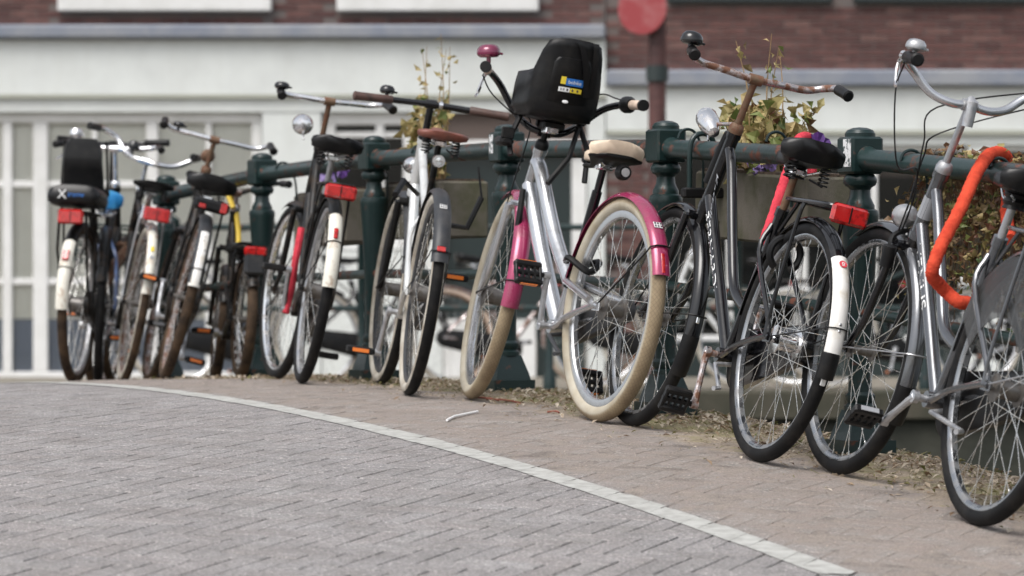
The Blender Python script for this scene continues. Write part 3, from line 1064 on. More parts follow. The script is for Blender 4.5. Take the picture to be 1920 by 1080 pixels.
class Bike:
    def __init__(s, label, rear, front, lean, R=.368, group='bicycles parked against the bridge railing', name='bicycle', ground=gxy, hb=.42, ht=.66, st=.86, steer=0.0):
        r = V((rear[0], rear[1], ground(*rear)))
        f = V((front[0], front[1], ground(*front)))
        fw = f - r
        s.wb = fw.length
        fw.normalize()
        right = fw.cross(V((0, 0, 1))).normalized()
        up = right.cross(fw)
        a = R_(lean)
        u2 = up * math.cos(a) + right * math.sin(a)
        l2 = -(right * math.cos(a) - up * math.sin(a))
        s.root = empty(name)
        s.root.matrix_world = Mx.Translation(r) @ Mx((fw, l2, u2)).transposed().to_4x4()
        tag(s.root, label, 'bicycle', group)
        s.MW = s.root.matrix_world.copy()
        s.R, s.hb, s.ht, s.st = R, hb, ht, st
        s.BB = V((.44, 0, R * .78))
        s.su = V((-.33, 0, .944))
        axd = V((-.375, 0, .927))
        s.axd = axd
        s.SM = Mx.Translation(s.ax(0)) @ Mx.Rotation(R_(steer), 4, axd) @ Mx.Translation(-s.ax(0))

    def ax(s, t, y=0.0, f=0.0):
        return V((s.wb - .05 - .375 * t + .927 * f, y, s.R - .02 + .927 * t + .375 * f))

    def seat(s, l, y=0.0):
        return s.BB + s.su * l + V((0, y, 0))

    def put(s, name, mb, mat, parent=None, steer=False, smooth=35):
        if steer:
            mb.xf(s.SM)
        return mb.build(name, mat, parent or s.root, smooth)

    def world(s, p, steer=False):
        p = V(p)
        return s.MW @ (s.SM @ p if steer else p)

    # -------- wheels
    def wheel(s, front, tread, side=None, rim='chrome', rt=.021, rim_h=.017, hub='hub_steel', hubr=.014, spokes=36, seg=72, hubw=.045, tread_arc=62):
        c = V((s.wb if front else 0, 0, s.R))
        Mm = (s.SM if front else Mx.Identity(4)) @ Mx.Translation(c)
        R = s.R
        Ro = R - 2 * rt + .007
        Ri = Ro - rim_h
        q = MB().lathe([(Ro, -.0135), (Ro - .004, -.0142), (Ri + .005, -.0125), (Ri, -.007), (Ri, .007), (Ri + .005, .0125), (Ro - .004, .0142), (Ro, .0135)], seg, (0, 0, 0), 'Y', closed=True)
        wo_ = q.build('wheel', MT[rim], s.root, 40)
        wo_.matrix_local = Mm
        prof, mats_ = [], []
        n = 16
        for j in range(n):
            a = 2 * math.pi * (j + .5) / n
            prof.append((R - rt + rt * math.cos(a), rt * math.sin(a)))
            am = math.degrees(a + math.pi / n) % 360
            am = min(am, 360 - am)
            mats_.append(0 if (side is None or am < tread_arc) else 1)
        q = MB().lathe(prof, seg, (0, 0, 0), 'Y', mats=mats_, closed=True)
        q.build('tyre', [MT[tread]] + ([MT[side]] if side else []), wo_, 60)
        hw = hubw
        q = MB().lathe([(.001, -hw - .022), (.006, -hw - .022), (.006, -hw - .012), (.011, -hw - .012), (.011, -hw), (hubr, -hw + .004), (hubr + .014, -hw + .007), (hubr + .014, -hw + .011), (hubr, -hw + .014), (hubr, hw - .014), (hubr + .014, hw - .011), (hubr + .014, hw - .007), (hubr, hw - .004), (.011, hw), (.011, hw + .012), (.006, hw + .012), (.006, hw + .022), (.001, hw + .022)], 20, (0, 0, 0), 'Y')
        q.build('hub', MT[hub], wo_, 30)
        q = MB()
        off = .55 * (s.R - .1)
        rot0 = rnd.uniform(0, .17)
        for i in range(spokes):
            ar = 2 * math.pi * i / spokes + rot0
            sd = 1 if i % 2 else -1
            ah = ar + (1.15 if (i // 2) % 2 else -1.15)
            rf = hubr + .011
            q.tube([(rf * math.cos(ah), sd * (hw - .009), rf * math.sin(ah)), ((Ri + .002) * math.cos(ar), sd * .003, (Ri + .002) * math.sin(ar))], .0011, 4, cap=False)
            q.tube([((Ri - .013) * math.cos(ar), sd * .0033, (Ri - .013) * math.sin(ar)), ((Ri + .001) * math.cos(ar), sd * .003, (Ri + .001) * math.sin(ar))], .0022, 4, cap=False)
        q.build('spokes', MT['spoke'], wo_, 60)
        return wo_

    # -------- frame
    def frame(s, kind, mat, r=1.0, seat_len=.50):
        q = MB()
        q.tube([s.ax(s.hb), s.ax(s.ht)], .0195 * r, 14)
        for t in (s.hb + .012, s.ht - .012):
            q.tube([s.ax(t - .010), s.ax(t + .010)], .0225 * r, 14)
        BB = s.BB
        q.tube([BB + V((0, -.036, 0)), BB + V((0, .036, 0))], .024, 16)
        if kind != 'fat':
            q.tube([BB, s.seat(seat_len)], .016 * r, 12)
            q.tube([s.seat(seat_len - .02), s.seat(seat_len + .008)], .019 * r, 12)
        else:
            q.tube([BB, s.seat(.2)], .018 * r, 12)
        A = V((0, 0, s.R))
        for y in (-.062, .062):
            q.tube(cat([BB + V((-.02, y * .45, 0)), (BB + A) / 2 + V((.05, y * .7, 0)), A + V((.03, y, 0)), A + V((-.02, y, 0))], 4), .0105 * max(1, r * .9), 10)
            if kind != 'fat':
                q.tube(cat([s.seat(seat_len - .05, y * .25), s.seat(seat_len * .75, y * .8) + V((-.06, 0, -.02)), A + V((.02, y, .05)), A + V((0, y, 0))], 4), .0085 * max(1, r * .9), 10)
            q.box(A + V((0, y, 0)), (.06, .006, .03), bev=.002)
        dn0 = s.ax(s.hb + .05)
        if kind == 'step':
            q.tube([dn0, BB + V((.01, 0, .01))], .0175 * r, 14)
            t0 = s.ax(s.ht - .055)
            dv = (BB - dn0).normalized()
            sp = s.seat(.17)
            a = t0 + dv * .10
            b = t0 + (BB + V((.032, 0, .15)) - t0) * .62
            c = t0 + (BB + V((.030, 0, .15)) - t0) * .86 + V((-.008, 0, -.008))
            q.tube(cat([t0, a, b, c, sp + V((.03, 0, .004)), sp], 7), .0150 * r, 14)
        elif kind == 'diamond':
            q.tube([dn0, BB + V((.01, 0, .01))], .0165 * r, 14)
            q.tube([s.ax(s.ht - .045), s.seat(seat_len - .04)], .0145 * r, 14)
        elif kind == 'fat':
            q.tube(cat([s.ax(s.hb + .055), s.ax(s.hb + .05) + (BB - dn0) * .5 + V((.012, 0, 0)), BB + V((.01, 0, .01))], 6), [.029] * 13, 18)
            t0 = s.ax(s.ht - .055)
            e = s.seat(.16)
            q.tube(cat([t0, t0 + (e - t0) * .12 + V((0, 0, .012)), t0 + (e - t0) * .55 + V((.0, 0, -.02)), e], 7), .026, 18)
        s.frame_o = s.put('frame', q, mat)
        return s.frame_o

    def lettering(s, body, p0, p1, r, size, mat, side=1, shear=0.0, spin=0.0):
        """letters wrapped on a frame tube, reading from p0 to p1"""
        t = text_mb(body, size, shear)
        p0, p1 = V(p0), V(p1)
        d_ = (p1 - p0).normalized()
        c = (p0 + p1) / 2
        y = V((0, side, 0))
        up = -d_.cross(y).normalized() * side
        lx = [p.x for p in t.v]
        k = (p1 - p0).length / max(1e-6, max(lx) - min(lx))
        mid = (max(lx) + min(lx)) / 2
        rr_ = r + .0007
        t.v = [c + d_ * ((p.x - mid) * k) + (y * math.cos(p.y / rr_ + spin) - up * math.sin(-p.y / rr_ - spin)) * rr_ for p in t.v]
        return t.build('lettering', mat, s.frame_o, 0)

    def fork(s, mat, r=1.0, chrome_ends=None):
        q = MB()
        q.tube([s.ax(s.hb - .045), s.ax(s.hb + .0)], .021 * r, 14)
        q.tube([s.ax(s.hb - .028, -.05), s.ax(s.hb - .028, .05)], .014 * r, 10)
        for y in (-.052, .052):
            q.tube(cat([s.ax(s.hb - .028, y), s.ax(s.hb * .5, y), s.ax(.10, y, .008), V((s.wb, y, s.R))], 5), [.0125 * r] * 8 + [.0115 * r] * 3 + [.010 * r] * 3 + [.009 * r] * 2, 12)
            q.box(V((s.wb, y, s.R)), (.03, .006, .03), bev=.002)
        return s.put('fork', q, mat, steer=True)

    # -------- mudguards
    def guards(s, mat, rear=(15, 186), front=(52, 205), w=.052, gap=.018, fmat=None):
        g = {}
        Rg = s.R + gap
        q = guard_mb(Rg, rear[0], rear[1], w, cz=s.R)
        g['r'] = s.put('rear_mudguard', q, mat)
        q = guard_mb(Rg, front[0], front[1], w, cx=s.wb, cz=s.R)
        g['f'] = s.put('front_mudguard', q, fmat or mat, steer=True)
        s.g, s.Rg, s.gw = g, Rg, w
        return g

    def flap(s, which, a0, a1, mat, name='mud_flap', off=.0015, wk=1.04):
        cx = s.wb if which == 'f' else 0
        q = guard_mb(s.Rg, a0, a1, s.gw * wk, cx=cx, cz=s.R, off=off, n=14)
        return s.put(name, q, mat, s.g[which], steer=which == 'f')

    def stay(s, which, ang, mat='blackp', r=.0024):
        cx = s.wb if which == 'f' else 0
        c = V((cx, 0, s.R))
        a = R_(ang)
        Rr = s.Rg + .004
        hw = s.gw / 2 + .004
        rad = V((math.cos(a), 0, math.sin(a)))
        pts = [c + V((0, -.066, 0)), c + rad * (Rr - .05) + V((0, -hw, 0)), c + rad * (Rr - .014) + V((0, -hw, 0)), c + rad * (Rr - .002) + V((0, -hw * .5, 0)), c + rad * Rr, c + rad * (Rr - .002) + V((0, hw * .5, 0)), c + rad * (Rr - .014) + V((0, hw, 0)), c + rad * (Rr - .05) + V((0, hw, 0)), c + V((0, .066, 0))]
        return s.put('mudguard_stay', MB().tube(pts, r, 6), MT[mat], s.g[which], steer=which == 'f')

    def guard_point(s, which, ang, off=.003, y=0.0):
        cx = s.wb if which == 'f' else 0
        a = R_(ang)
        return V((cx + (s.Rg + off) * math.cos(a), y, s.R + (s.Rg + off) * math.sin(a)))

    def guard_badge(s, which, ang, size, mat, name, bev=.003, off=.002, th=.006):
        a = R_(ang)
        M_ = Mx.Rotation(-(a - math.pi), 4, 'Y')
        q = MB().box((0, 0, 0), (th, size[0], size[1]), bev=bev).xf(Mx.Translation(s.guard_point(which, ang, off)) @ M_)
        return s.put(name, q, mat, s.g[which], steer=which == 'f')

    # -------- cockpit
    def stem(s, mat, quill=True, fwd=0.0, r=.0115):
        top = s.ax(s.st)
        q = MB().tube([s.ax(s.ht - .02), top], r, 12)
        q.tube([s.ax(s.ht - .002), s.ax(s.ht + .012), s.ax(s.ht + .024), s.ax(s.ht + .03)], [.024, .025, .021, .014], 16)
        c = top + V((fwd, 0, 0))
        if fwd:
            q.tube([top - s.axd * .004, c], .0125, 12)
        q.tube([c + V((0, -.022, 0)), c + V((0, .022, 0))], .0175, 14)
        s.clamp = c
        return s.put('stem', q, mat, steer=True)

    def bars(s, half, mat, r=.011, grip=.115, gmat=None, gr=.0165, kind='smooth', endcap=None):
        """half: points (forward, out, up) from the clamp to the left end; mirrored for the right"""
        L = [s.clamp + V((a, b, c)) for a, b, c in half]
        Rr = [s.clamp + V((a, -b, c)) for a, b, c in half]
        path = Rr[::-1] + L[1:]
        pts = cat(path, 6) if kind == 'smooth' else path
        s.bar = s.put('handlebar', MB().tube(pts, r, 12), mat, steer=True)
        for P in (L, Rr):
            d_ = (P[-1] - P[-2]).normalized()
            a = P[-1] - d_ * grip
            b = P[-1] + d_ * .004
            q = MB().tube([a, a + d_ * .004, a + d_ * grip * .5, b - d_ * .012, b - d_ * .004, b], [gr * .85, gr, gr * .97, gr * 1.02, gr * 1.1, gr * .8], 14)
            ms_ = [gmat or MT['blackp']]
            if endcap:
                q.tube([b - d_ * .012, b + d_ * .002], gr * 1.16, 14, mat=1)
                ms_.append(endcap)
            s.put('grip', q, ms_, s.bar, steer=True)
        s.L, s.Rr = L, Rr
        return s.bar

    def bell(s, where, mat, r=.03, tilt=0.0, h=.62, cap=None):
        c = V(where)
        rot = Mx.Rotation(tilt, 4, 'X')
        q = MB().lathe([(.001, -.30 * r), (r * .72, -.30 * r), (r * .96, -.12 * r), (r, .05 * r), (r * .93, h * .5 * r), (r * .7, h * .86 * r), (r * .35, h * r), (.001, h * 1.03 * r)], 20, c, rot=rot)
        q.tube([c + rot.to_3x3() @ V((0, 0, -.3 * r)), c + rot.to_3x3() @ V((0, 0, -.3 * r - .02))], .008, 8)
        q.box(c + rot.to_3x3() @ V((-.0, -r * .95, .0)), (.012, .022, .008), bev=.002)
        return s.put('bell', q, mat, s.bar, steer=True)

    def lever(s, P, mat, out=1, drop=.05, length=.11):
        d_ = (P[-1] - P[-2]).normalized()
        a = P[-1] - d_ * .125
        pts = cat([a, a + V((.028, out * .004, -.022)), a + d_ * length * .6 + V((.03, out * .008, -drop * .8)), a + d_ * length + V((.03, out * .012, -drop))], 5)
        q = MB().tube(pts, [.008] * 5 + [.006] * 6 + [.005] * 5, 8)
        q.tube([a - d_ * .012, a + d_ * .016], .0165, 12)
        return s.put('brake_lever', q, mat, s.bar, steer=True)

    # -------- saddle
    def saddle(s, x, z, mat, tilt=0.0, w=.10, L=.27, thick=.06, post='alu', springs=True, cleft=0.0, dip=.012, flat=False, seat_len=.5, under='blackp', name='saddle'):
        M_ = Mx.Translation((x, 0, z)) @ Mx.Rotation(R_(-tilt), 4, 'Y')
        so_ = s.put(name, saddle_mb(L, w, .024, thick, dip, cleft, flat).xf(M_), mat, smooth=50)
        q = MB()
        b = s.seat(seat_len - .04)
        top = V((x + .005, 0, z - thick - .012))
        q.tube([b, s.seat(seat_len), top], .0125, 12)
        s.put('seat_post', q, MT[post])
        q = MB()
        for y in (-.02, .02):
            q.tube(cat([(-.07, y * 2.2, -thick - .004), (-.04, y, -thick - .016), (.03, y, -thick - .016), (.10, y * .4, -thick * .8 + .004)], 4), .0035, 6)
        q.box((.0, 0, -thick - .014), (.035, .055, .022), bev=.004)
        s.put('saddle_rails', q.xf(M_), MT['chrome'], so_)
        if springs:
            for y in (-.055, .055):
                q = spring_mb((-.085, y, -thick * .75), (-.085, y, -thick - .045), .015)
                q.tube([(-.085, y, -thick - .047), (-.04, y * .5, -thick - .03)], .0035, 6)
                s.put('saddle_spring', q.xf(M_), MT[under], so_)
        return so_

    # -------- drive
    def cranks(s, ang, mat='alu', L=.17, pedal='blackp', refl='orange_refl', yoff=.066, pw=.088, case=None, ptilt=0.0):
        for sd, a in ((1, ang), (-1, ang + 180)):
            a = R_(a)
            y0 = sd * yoff
            e = s.BB + V((L * math.cos(a), sd * (yoff + .014), L * math.sin(a)))
            q = MB().tube([s.BB + V((0, sd * .03, 0)), s.BB + V((0, y0 + sd * .008, 0))], .011, 12)
            q.tube([s.BB + V((0, y0 - sd * .006, 0)), s.BB + V((0, y0 + sd * .010, 0))], .0185, 14)
            q.tube(cat([s.BB + V((0, y0, 0)), s.BB + V((L * .2 * math.cos(a), y0 + sd * .006, L * .2 * math.sin(a))), e], 5), [.014] * 2 + [.011] * 4 + [.010] * 3 + [.0115] * 2, 10)
            q.tube([e + V((0, -sd * .010, 0)), e + V((0, sd * .012, 0))], .0135, 12)
            co_ = s.put('crank', q, MT[mat])
            c = e + V((0, sd * (.02 + pw / 2), 0))
            M_ = Mx.Translation(c) @ Mx.Rotation(R_(ptilt), 4, 'Y')
            p = MB()
            p.tube([(0, -sd * (pw / 2 + .015), 0), (0, sd * pw / 2, 0)], .009, 8)
            for xx in (-.032, .032):
                p.box((xx, 0, 0), (.021, pw, .026), bev=.005)
            for yy in (-pw / 2 + .006, pw / 2 - .006):
                p.box((0, yy, 0), (.06, .010, .022), bev=.003)
            for yy in (-pw * .22, 0, pw * .22):
                p.box((0, yy, 0), (.05, .008, .016))
            mats_ = [MT[pedal]]
            if refl:
                for xx in (-.0435, .0435):
                    p.box((xx, 0, 0), (.003, pw * .62, .014), mat=1)
                mats_.append(MT[refl])
            s.put('pedal', p.xf(M_), mats_, co_)

    def chain_case(s, mat, y=-.052, hgt=.085, th=.034):
        A, B = V((0, 0, s.R)), s.BB
        d_ = (B - A).normalized()
        n_ = V((-d_.z, 0, d_.x))
        out = []
        r0, r1 = hgt * .72, hgt * 1.12
        for i in range(13):
            a = math.pi / 2 + math.pi * i / 12
            out.append(A + d_ * (r0 * math.cos(a) - .01) + n_ * (r0 * math.sin(a)))
        for i in range(13):
            a = -math.pi / 2 + math.pi * i / 12
            out.append(B + d_ * (r1 * math.cos(a)) + n_ * (r1 * math.sin(a)))
        c = (A + B) / 2
        rings = []
        for yy, k in ((-th / 2, .93), (-th / 2 + .006, 1), (th / 2 - .006, 1), (th / 2, .93)):
            rings.append([c + (p - c) * k + V((0, y + yy, 0)) for p in out])
        return s.put('chain_case', MB().loft(rings), mat)

    def rack(s, mat, z=None, x1=-.26, x0=.16, w=.055, legs=True, bars=3, r=.0055):
        z = z or (2 * s.R + .055)
        s.rz = z
        q = MB()
        loop = cat([(x0, w * .55, z + .004), (x0 - .08, w, z), (x1 + .05, w, z - .004), (x1, w * .6, z - .006), (x1, -w * .6, z - .006), (x1 + .05, -w, z - .004), (x0 - .08, -w, z), (x0, -w * .55, z + .004)], 4)
        q.tube(loop, r, 8)
        q.tube([(x0, w * .55, z + .004), (x0, -w * .55, z + .004)], r, 8)
        for i in range(bars):
            y = (i - (bars - 1) / 2) * w * .6
            q.tube([(x0, y, z + .002), (x1 + .004, y, z - .006)], r * .7, 6)
        for x in (x0 - .12, x1 + .1):
            q.tube([(x, -w, z - .003), (x, w, z - .003)], r * .8, 6)
        q.tube([(x0, 0, z), s.seat(.40) + V((-.012, 0, 0))], r, 6)
        if legs:
            for y in (-1, 1):
                q.tube(cat([(-.045, y * w, z - .003), (-.04, y * (w + .008), z - .06), (.0, y * .07, s.R + .10), (0, y * .07, s.R)], 4), r, 8)
        s.rack_o = s.put('rear_rack', q, mat)
        return s.rack_o

    def rear_light(s, size, x=None, z=None, mat=None, bev=.012, parent=None, name='rear_reflector', back='blackp'):
        x = -.268 if x is None else x
        z = (s.rz - .025) if z is None else z
        q = MB().box((x, 0, z), (.022, size[0], size[1]), bev=bev)
        q.box((x + .014, 0, z), (.012, size[0] * .9, size[1] * .85), mat=1, bev=.004)
        q.box((x - .0113, 0, z), (.002, .004, size[1] * .8), mat=1)
        return s.put(name, q, [mat or MT['red_refl'], MT[back]], parent or s.rack_o)

    def headlight(s, c, r, mat, length=.09, down=0.0, lens='bulb', steer=True):
        rot = Mx.Rotation(R_(90 + down), 4, 'Y')
        prof = [(.001, -length * .55), (r * .5, -length * .5), (r * .82, -length * .25), (r, .0), (r, length * .30), (r * .96, length * .34)]
        q = MB().lathe(prof, 22, c, rot=rot)
        q.lathe([(.001, length * .345), (r * .93, length * .335)], 22, c, mat=1, rot=rot)
        q.tube([V(c) + V((-.01, 0, -r * .9)), V(c) + V((-.03, 0, -r - .02))], .004, 8)
        return s.put('headlight', q, [mat, MT[lens]], steer=steer)

    def kickstand(s, mat, ang=170, L=.26, base=None, y=.045):
        b = base or s.BB + V((-.06, 0, -.02))
        a = R_(ang)
        e = b + V((L * math.cos(a), y, L * math.sin(a)))
        q = MB().tube([b, b + V((0, y * .8, -.01)), e, e + V((-.02, .025, -.004))], .0075, 8)
        return s.put('kickstand', q, mat)

    def cable(s, pts, r=.0026, mat='blackp', name='cable', steer=False):
        return s.put(name, MB().tube(cat(pts, 7), r, 6), MT[mat], steer=steer)


def straight_tube(s_, name, a, b, r, mat, n=12):
    return s_.put(name, MB().tube([a, b], r, n), mat)


# ---- grey step-through bicycle at the right edge
b = Bike('grey step-through bicycle with silver handlebar and black saddle, nearest the camera', (1.230, 10.285), (.938, 11.31), 12.5, hb=.40, ht=.62, st=.83, steer=3)
b.frame('step', MT['grey_paint'], 1.12)
b.fork(MT['black'], 1.0)
b.wheel(True, 'rubber', rim='rim', rt=.022, rim_h=.018)
b.wheel(False, 'rubber', rim='rim', rt=.022, rim_h=.018, hubr=.026)
b.guards(MT['grey_paint'], (10, 178), (58, 196))
b.flap('f', 190, 208, MT['blackp'])
b.flap('r', 172, 190, MT['blackp'])
b.stay('f', 176, 'alu')
b.stay('r', 165, 'alu')
b.put('head_badge', MB().tube([b.ax(.47), b.ax(.535)], .0225, 12), MT['label_grey'], b.frame_o)
d0, d1 = b.ax(b.hb + .05), b.BB
b.lettering('VENUS', d0 + (d1 - d0) * .13, d0 + (d1 - d0) * .50, .0196, .034, MT['label_white'])
b.stem(MT['alu'], fwd=-.0)
b.bars([(0, 0, 0), (.0, .06, -.004), (.015, .12, .012), (.025, .175, .055), (.0, .225, .085), (-.07, .25, .09), (-.17, .265, .082)], MT['silver'], .0125, grip=.10, gr=.018)
b.put('stem_cap', MB().tube([b.clamp + V((-.012, 0, -.06)), b.clamp + V((-.015, 0, .008)), b.clamp + V((0, 0, .018))], [.017, .017, .012], 12), MT['alu'], steer=True)
b.bell(b.L[-1] + V((.055, -.012, .035)), MT['alu'], .030, h=.8)
b.lever(b.L, MT['chrome'], 1, .085, .05)
b.lever(b.Rr, MT['chrome'], -1)
g1 = b.L[-1] + V((.08, 0, -.01))
b.cable([g1, g1 + V((.06, -.02, -.09)), g1 + V((.12, -.10, -.28)), b.ax(.58, .045, .06), b.ax(.40, .04, .04), b.ax(.30, .045, .05)], steer=True)
g2 = b.Rr[-1] + V((.08, 0, -.01))
b.cable([g2, g2 + V((.13, .03, .015)), b.clamp + V((.10, .05, -.02)), b.ax(.66, .05, .08), b.ax(.50, .03, .05), b.ax(.40, .03, .04)], steer=True)
b.cable([g2 + V((0, .01, -.02)), g2 + V((.10, .05, -.03)), b.clamp + V((.11, .02, -.09)), b.ax(.62, .03, .09), b.ax(.46, .035, .05)], steer=True)
b.headlight(b.ax(.43, .012, .085), .035, MT['alu'], .085, 8)
b.put('brake', MB().tube(cat([b.ax(.33, .06, -.01), b.ax(.38, .055, .03), b.ax(.40, 0, .05), b.ax(.38, -.055, .03), b.ax(.33, -.06, -.01)], 5), .008, 8), MT['blackp'], steer=True)
b.put('dynamo', MB().tube([b.ax(.31, .07, -.03), b.ax(.37, .075, -.02)], .020, 12), MT['blackp'], steer=True)
b.saddle(.235, .955, MT['black_vinyl'], 2, .098, .26, .07, 'alu', springs=False)
b.put('saddle_suspension', MB().lathe([(.034, -.05), (.030, -.04), (.036, -.03), (.030, -.02), (.036, -.01), (.032, .0)], 16, (.235, 0, .895)), MT['blackp'])
b.cranks(-32, 'alu', refl='label_grey', ptilt=35)
b.chain_case(MT['blackp'])
b.rack(MT['grey_paint'], x1=-.25, r=.006)
b.rear_light((.11, .05))
b.kickstand(MT['alu'], 188)
q = MB()
ring = []
for i in range(15):
    a = R_(28 + 118 * i / 14)
    ring.append((math.cos(a), math.sin(a)))
for y in (.036, .0385):
    pass
vs = [V((b.R * .97 * c, .037, b.R + b.R * .97 * s_)) for c, s_ in ring] + [V((b.R * .50 * c, .062, b.R + b.R * .50 * s_)) for c, s_ in ring]
vs += [p + V((0, .0025, 0)) for p in vs]
fs = []
for i in range(14):
    fs += [(i, i + 1, 16 + i, 15 + i), (45 + i, 46 + i, 31 + i, 30 + i), (30 + i, 31 + i, i + 1, i), (15 + i, 16 + i, 46 + i, 45 + i)]
fs += [(0, 15, 45, 30), (44, 59, 29, 14)]
b.put('skirt_guard', q.add(vs, fs), MT['skirt'])
B8 = b

# ---- black step-through bicycle with the rusty handlebar
b = Bike('black step-through bicycle with rusty handlebar, red rack reflector and white mudguard end', (.732, 11.565), (.385, 12.66), 13.2, hb=.42, ht=.70, st=.885, steer=0)
b.frame('step', MT['black'], 1.1)
b.fork(MT['black'], 1.05)
b.wheel(True, 'rubber', rim='rim', rt=.0215, rim_h=.016)
b.wheel(False, 'rubber', rim='rim', rt=.0215, rim_h=.016, hubr=.03, hub='chrome')
b.guards(MT['black'], (8, 183), (66, 192))
b.flap('f', 186, 207, MT['blackp'])
b.flap('r', 134, 181, MT['white'], 'white_mudguard_end')
b.flap('r', 181.5, 193, MT['blackp'])
b.stay('r', 170)
b.stay('f', 176)
b.guard_badge('f', 178, (.012, .022), MT['chrome'], 'stay_clip', .002)
b.guard_badge('r', 171, (.009, .009), MT['chrome'], 'stay_clip', .002)
b.guard_badge('r', 168, (.009, .009), MT['chrome'], 'stay_clip', .002)
# round red emblem with a letter on the white mudguard end
ea = R_(139)
ep = b.guard_point('r', 139, .0034)
EM = Mx.Translation(ep) @ Mx.Rotation(-(ea - math.pi), 4, 'Y') @ Mx.Rotation(R_(-90), 4, 'Y')
q = MB().lathe([(.001, .0008), (.0125, .0008), (.0128, 0)], 20).xf(EM @ Mx.Translation((0, 0, .0)))
em = b.put('emblem', q, MT['red_print'], b.g['r'])
t = text_mb('B', .020)
t.v = [V((-p.y, -p.x, .0014)) for p in t.v]
t.xf(EM)
b.put('emblem_letter', t, MT['label_white'], b.g['r'], smooth=0)
q = MB()
for i in range(4):
    q.box((0, 0, 0), (.0012, .022, .0022)).v[-8:] = [p + V((0, 0, -.019 - .0042 * i)) for p in q.v[-8:]]
b.put('emblem_print', q.xf(Mx.Translation(b.guard_point('r', 139, .0032)) @ Mx.Rotation(-(ea - math.pi), 4, 'Y')), MT['label_grey'], b.g['r'], smooth=0)
d0, d1 = b.ax(b.hb + .05), b.BB
b.lettering('BERNARDI', d0 + (d1 - d0) * .12, d0 + (d1 - d0) * .60, .0193, .032, MT['label_white'])
d0 = b.ax(b.ht - .055)
b.lettering('Kastelli', d0 + V((-.0, 0, -.09)) + V((.0, 0, 0)), d0 + V((-.03, 0, -.25)), .0175, .024, MT['label_grey'], shear=.4)
b.stem(MT['rusty'])
b.bars([(0, 0, 0), (.01, .10, .006), (.02, .185, .012), (.0, .235, .03), (-.06, .255, .034), (-.135, .268, .015)], MT['chrome_rusty'], .0118, grip=.075, gr=.0175)
b.bell(b.L[-1] + V((.07, -.004, .045)), MT['black'], .037, h=.85)
b.headlight(b.ax(.665, .045, .125), .036, MT['chrome'], .14, -25, 'chrome')
b.put('lamp_bracket', MB().tube([b.ax(.72, 0, .02), b.ax(.67, .05, .10)], .006, 8), MT['chrome_rusty'], steer=True)
b.put('head_lock_strap', MB().tube([b.ax(.50, .005, .035), b.ax(.62, .004, .032), b.ax(.68, 0, .028)], .021, 12), MT['blackp'])
b.saddle(.235, .970, MT['black_vinyl'], -3, .110, .29, .075, 'rusty', springs=True, cleft=.006)
b.put('saddle_suspension', MB().lathe([(.036, -.05), (.030, -.04), (.037, -.03), (.031, -.02), (.037, -.01), (.032, .0)], 16, (.25, 0, .915)), MT['blackp'])
b.cranks(-100, 'chrome_rusty', refl=None, ptilt=62)
b.chain_case(MT['black'])
b.rack(MT['black'], x1=-.235, r=.007, w=.062)
b.rear_light((.118, .060), x=-.252, z=b.rz - .024, bev=.009)
b.kickstand(MT['alu'], 215, .14, y=.07)
b.put('ring_lock', MB().tube([V((.17, .05 * math.cos(R_(a)), b.R + .26 + .05 * math.sin(R_(a)))) for a in range(-60, 241, 15)], .012, 8), MT['blackp'])
b.guard_badge('r', 190, (.016, .085), MT['label_white'], 'reflector_strip', .002, -.02)
B7 = b

# ---- silver bicycle with magenta mudguards, cream tyres
b = Bike('silver bicycle with magenta mudguards, cream tyres and cream saddle', (.280, 12.80), (-.130, 13.83), 8.0, R=.376, hb=.40, ht=.60, st=.66, steer=-13)
b.frame('fat', MT['silver'], 1.15)
b.fork(MT['silver'], 1.25)
b.wheel(True, 'cream_tyre', rim='silver', rt=.026, rim_h=.030, hubr=.03, seg=96)
b.wheel(False, 'cream_tyre', rim='silver', rt=.026, rim_h=.030, hubr=.028, seg=96)
b.guards(MT['magenta'], (10, 161), (70, 186), w=.064, gap=.016)
b.flap('r', 150, 160, MT['red_refl'], 'red_reflector_patch', .0012, .5)
for wh, an in (('r', 133),):
    b.guard_badge(wh, an, (.030, .026), MT['label_white'], 'sticker', .001, .0012, .002)
    for i in range(6):
        q = MB().box((-.0016, -.010 + .010 * (i % 3), .006 - .012 * (i // 3)), (.001, .006, .007)).xf(Mx.Translation(b.guard_point(wh, an, .0018)) @ Mx.Rotation(-(R_(an) - math.pi), 4, 'Y'))
        b.put('sticker_print', q, MT['label_dark'], b.g[wh], smooth=0)
b.stay('r', 146, 'blackp', .003)
b.stay('f', 172, 'blackp', .003)
q = MB()
for y in (-.075, .075):
    q.tube([b.seat(.17, y * .25), V((.03, y, b.R + .02))], .014, 12)
b.put('rear_triangle', q, MT['silver'])
b.put('seat_band', MB().tube([b.seat(.15), b.seat(.21)], .027, 14), MT['black'])
b.put('seat_tube', MB().tube([b.seat(.20), b.seat(.50)], .0175, 14), MT['black'])
b.stem(MT['blackp'], fwd=.03)
b.bars([(0, 0, 0), (.01, .06, .01), (.03, .12, .055), (.02, .185, .125), (-.03, .23, .152), (-.10, .262, .158), (-.20, .285, .157)], MT['black'], .0125, grip=.095, gmat=MT['cream_grip'], gr=.0175, endcap=MT['blackp'])
for P, o_ in ((b.L, 1), (b.Rr, -1)):
    d_ = (P[-1] - P[-2]).normalized()
    if o_ < 0:
        b.put('twist_shifter', MB().tube([P[-1] - d_ * .15, P[-1] - d_ * .145, P[-1] - d_ * .12, P[-1] - d_ * .096], [.022, .030, .030, .021], 16), MT['blackp'], b.bar, steer=True)
b.bell(b.L[-1] + V((.085, -.012, .055)), MT['maroon'], .042, R_(-14), .75)
b.lever(b.L, MT['chrome'], 1, .10, .07)
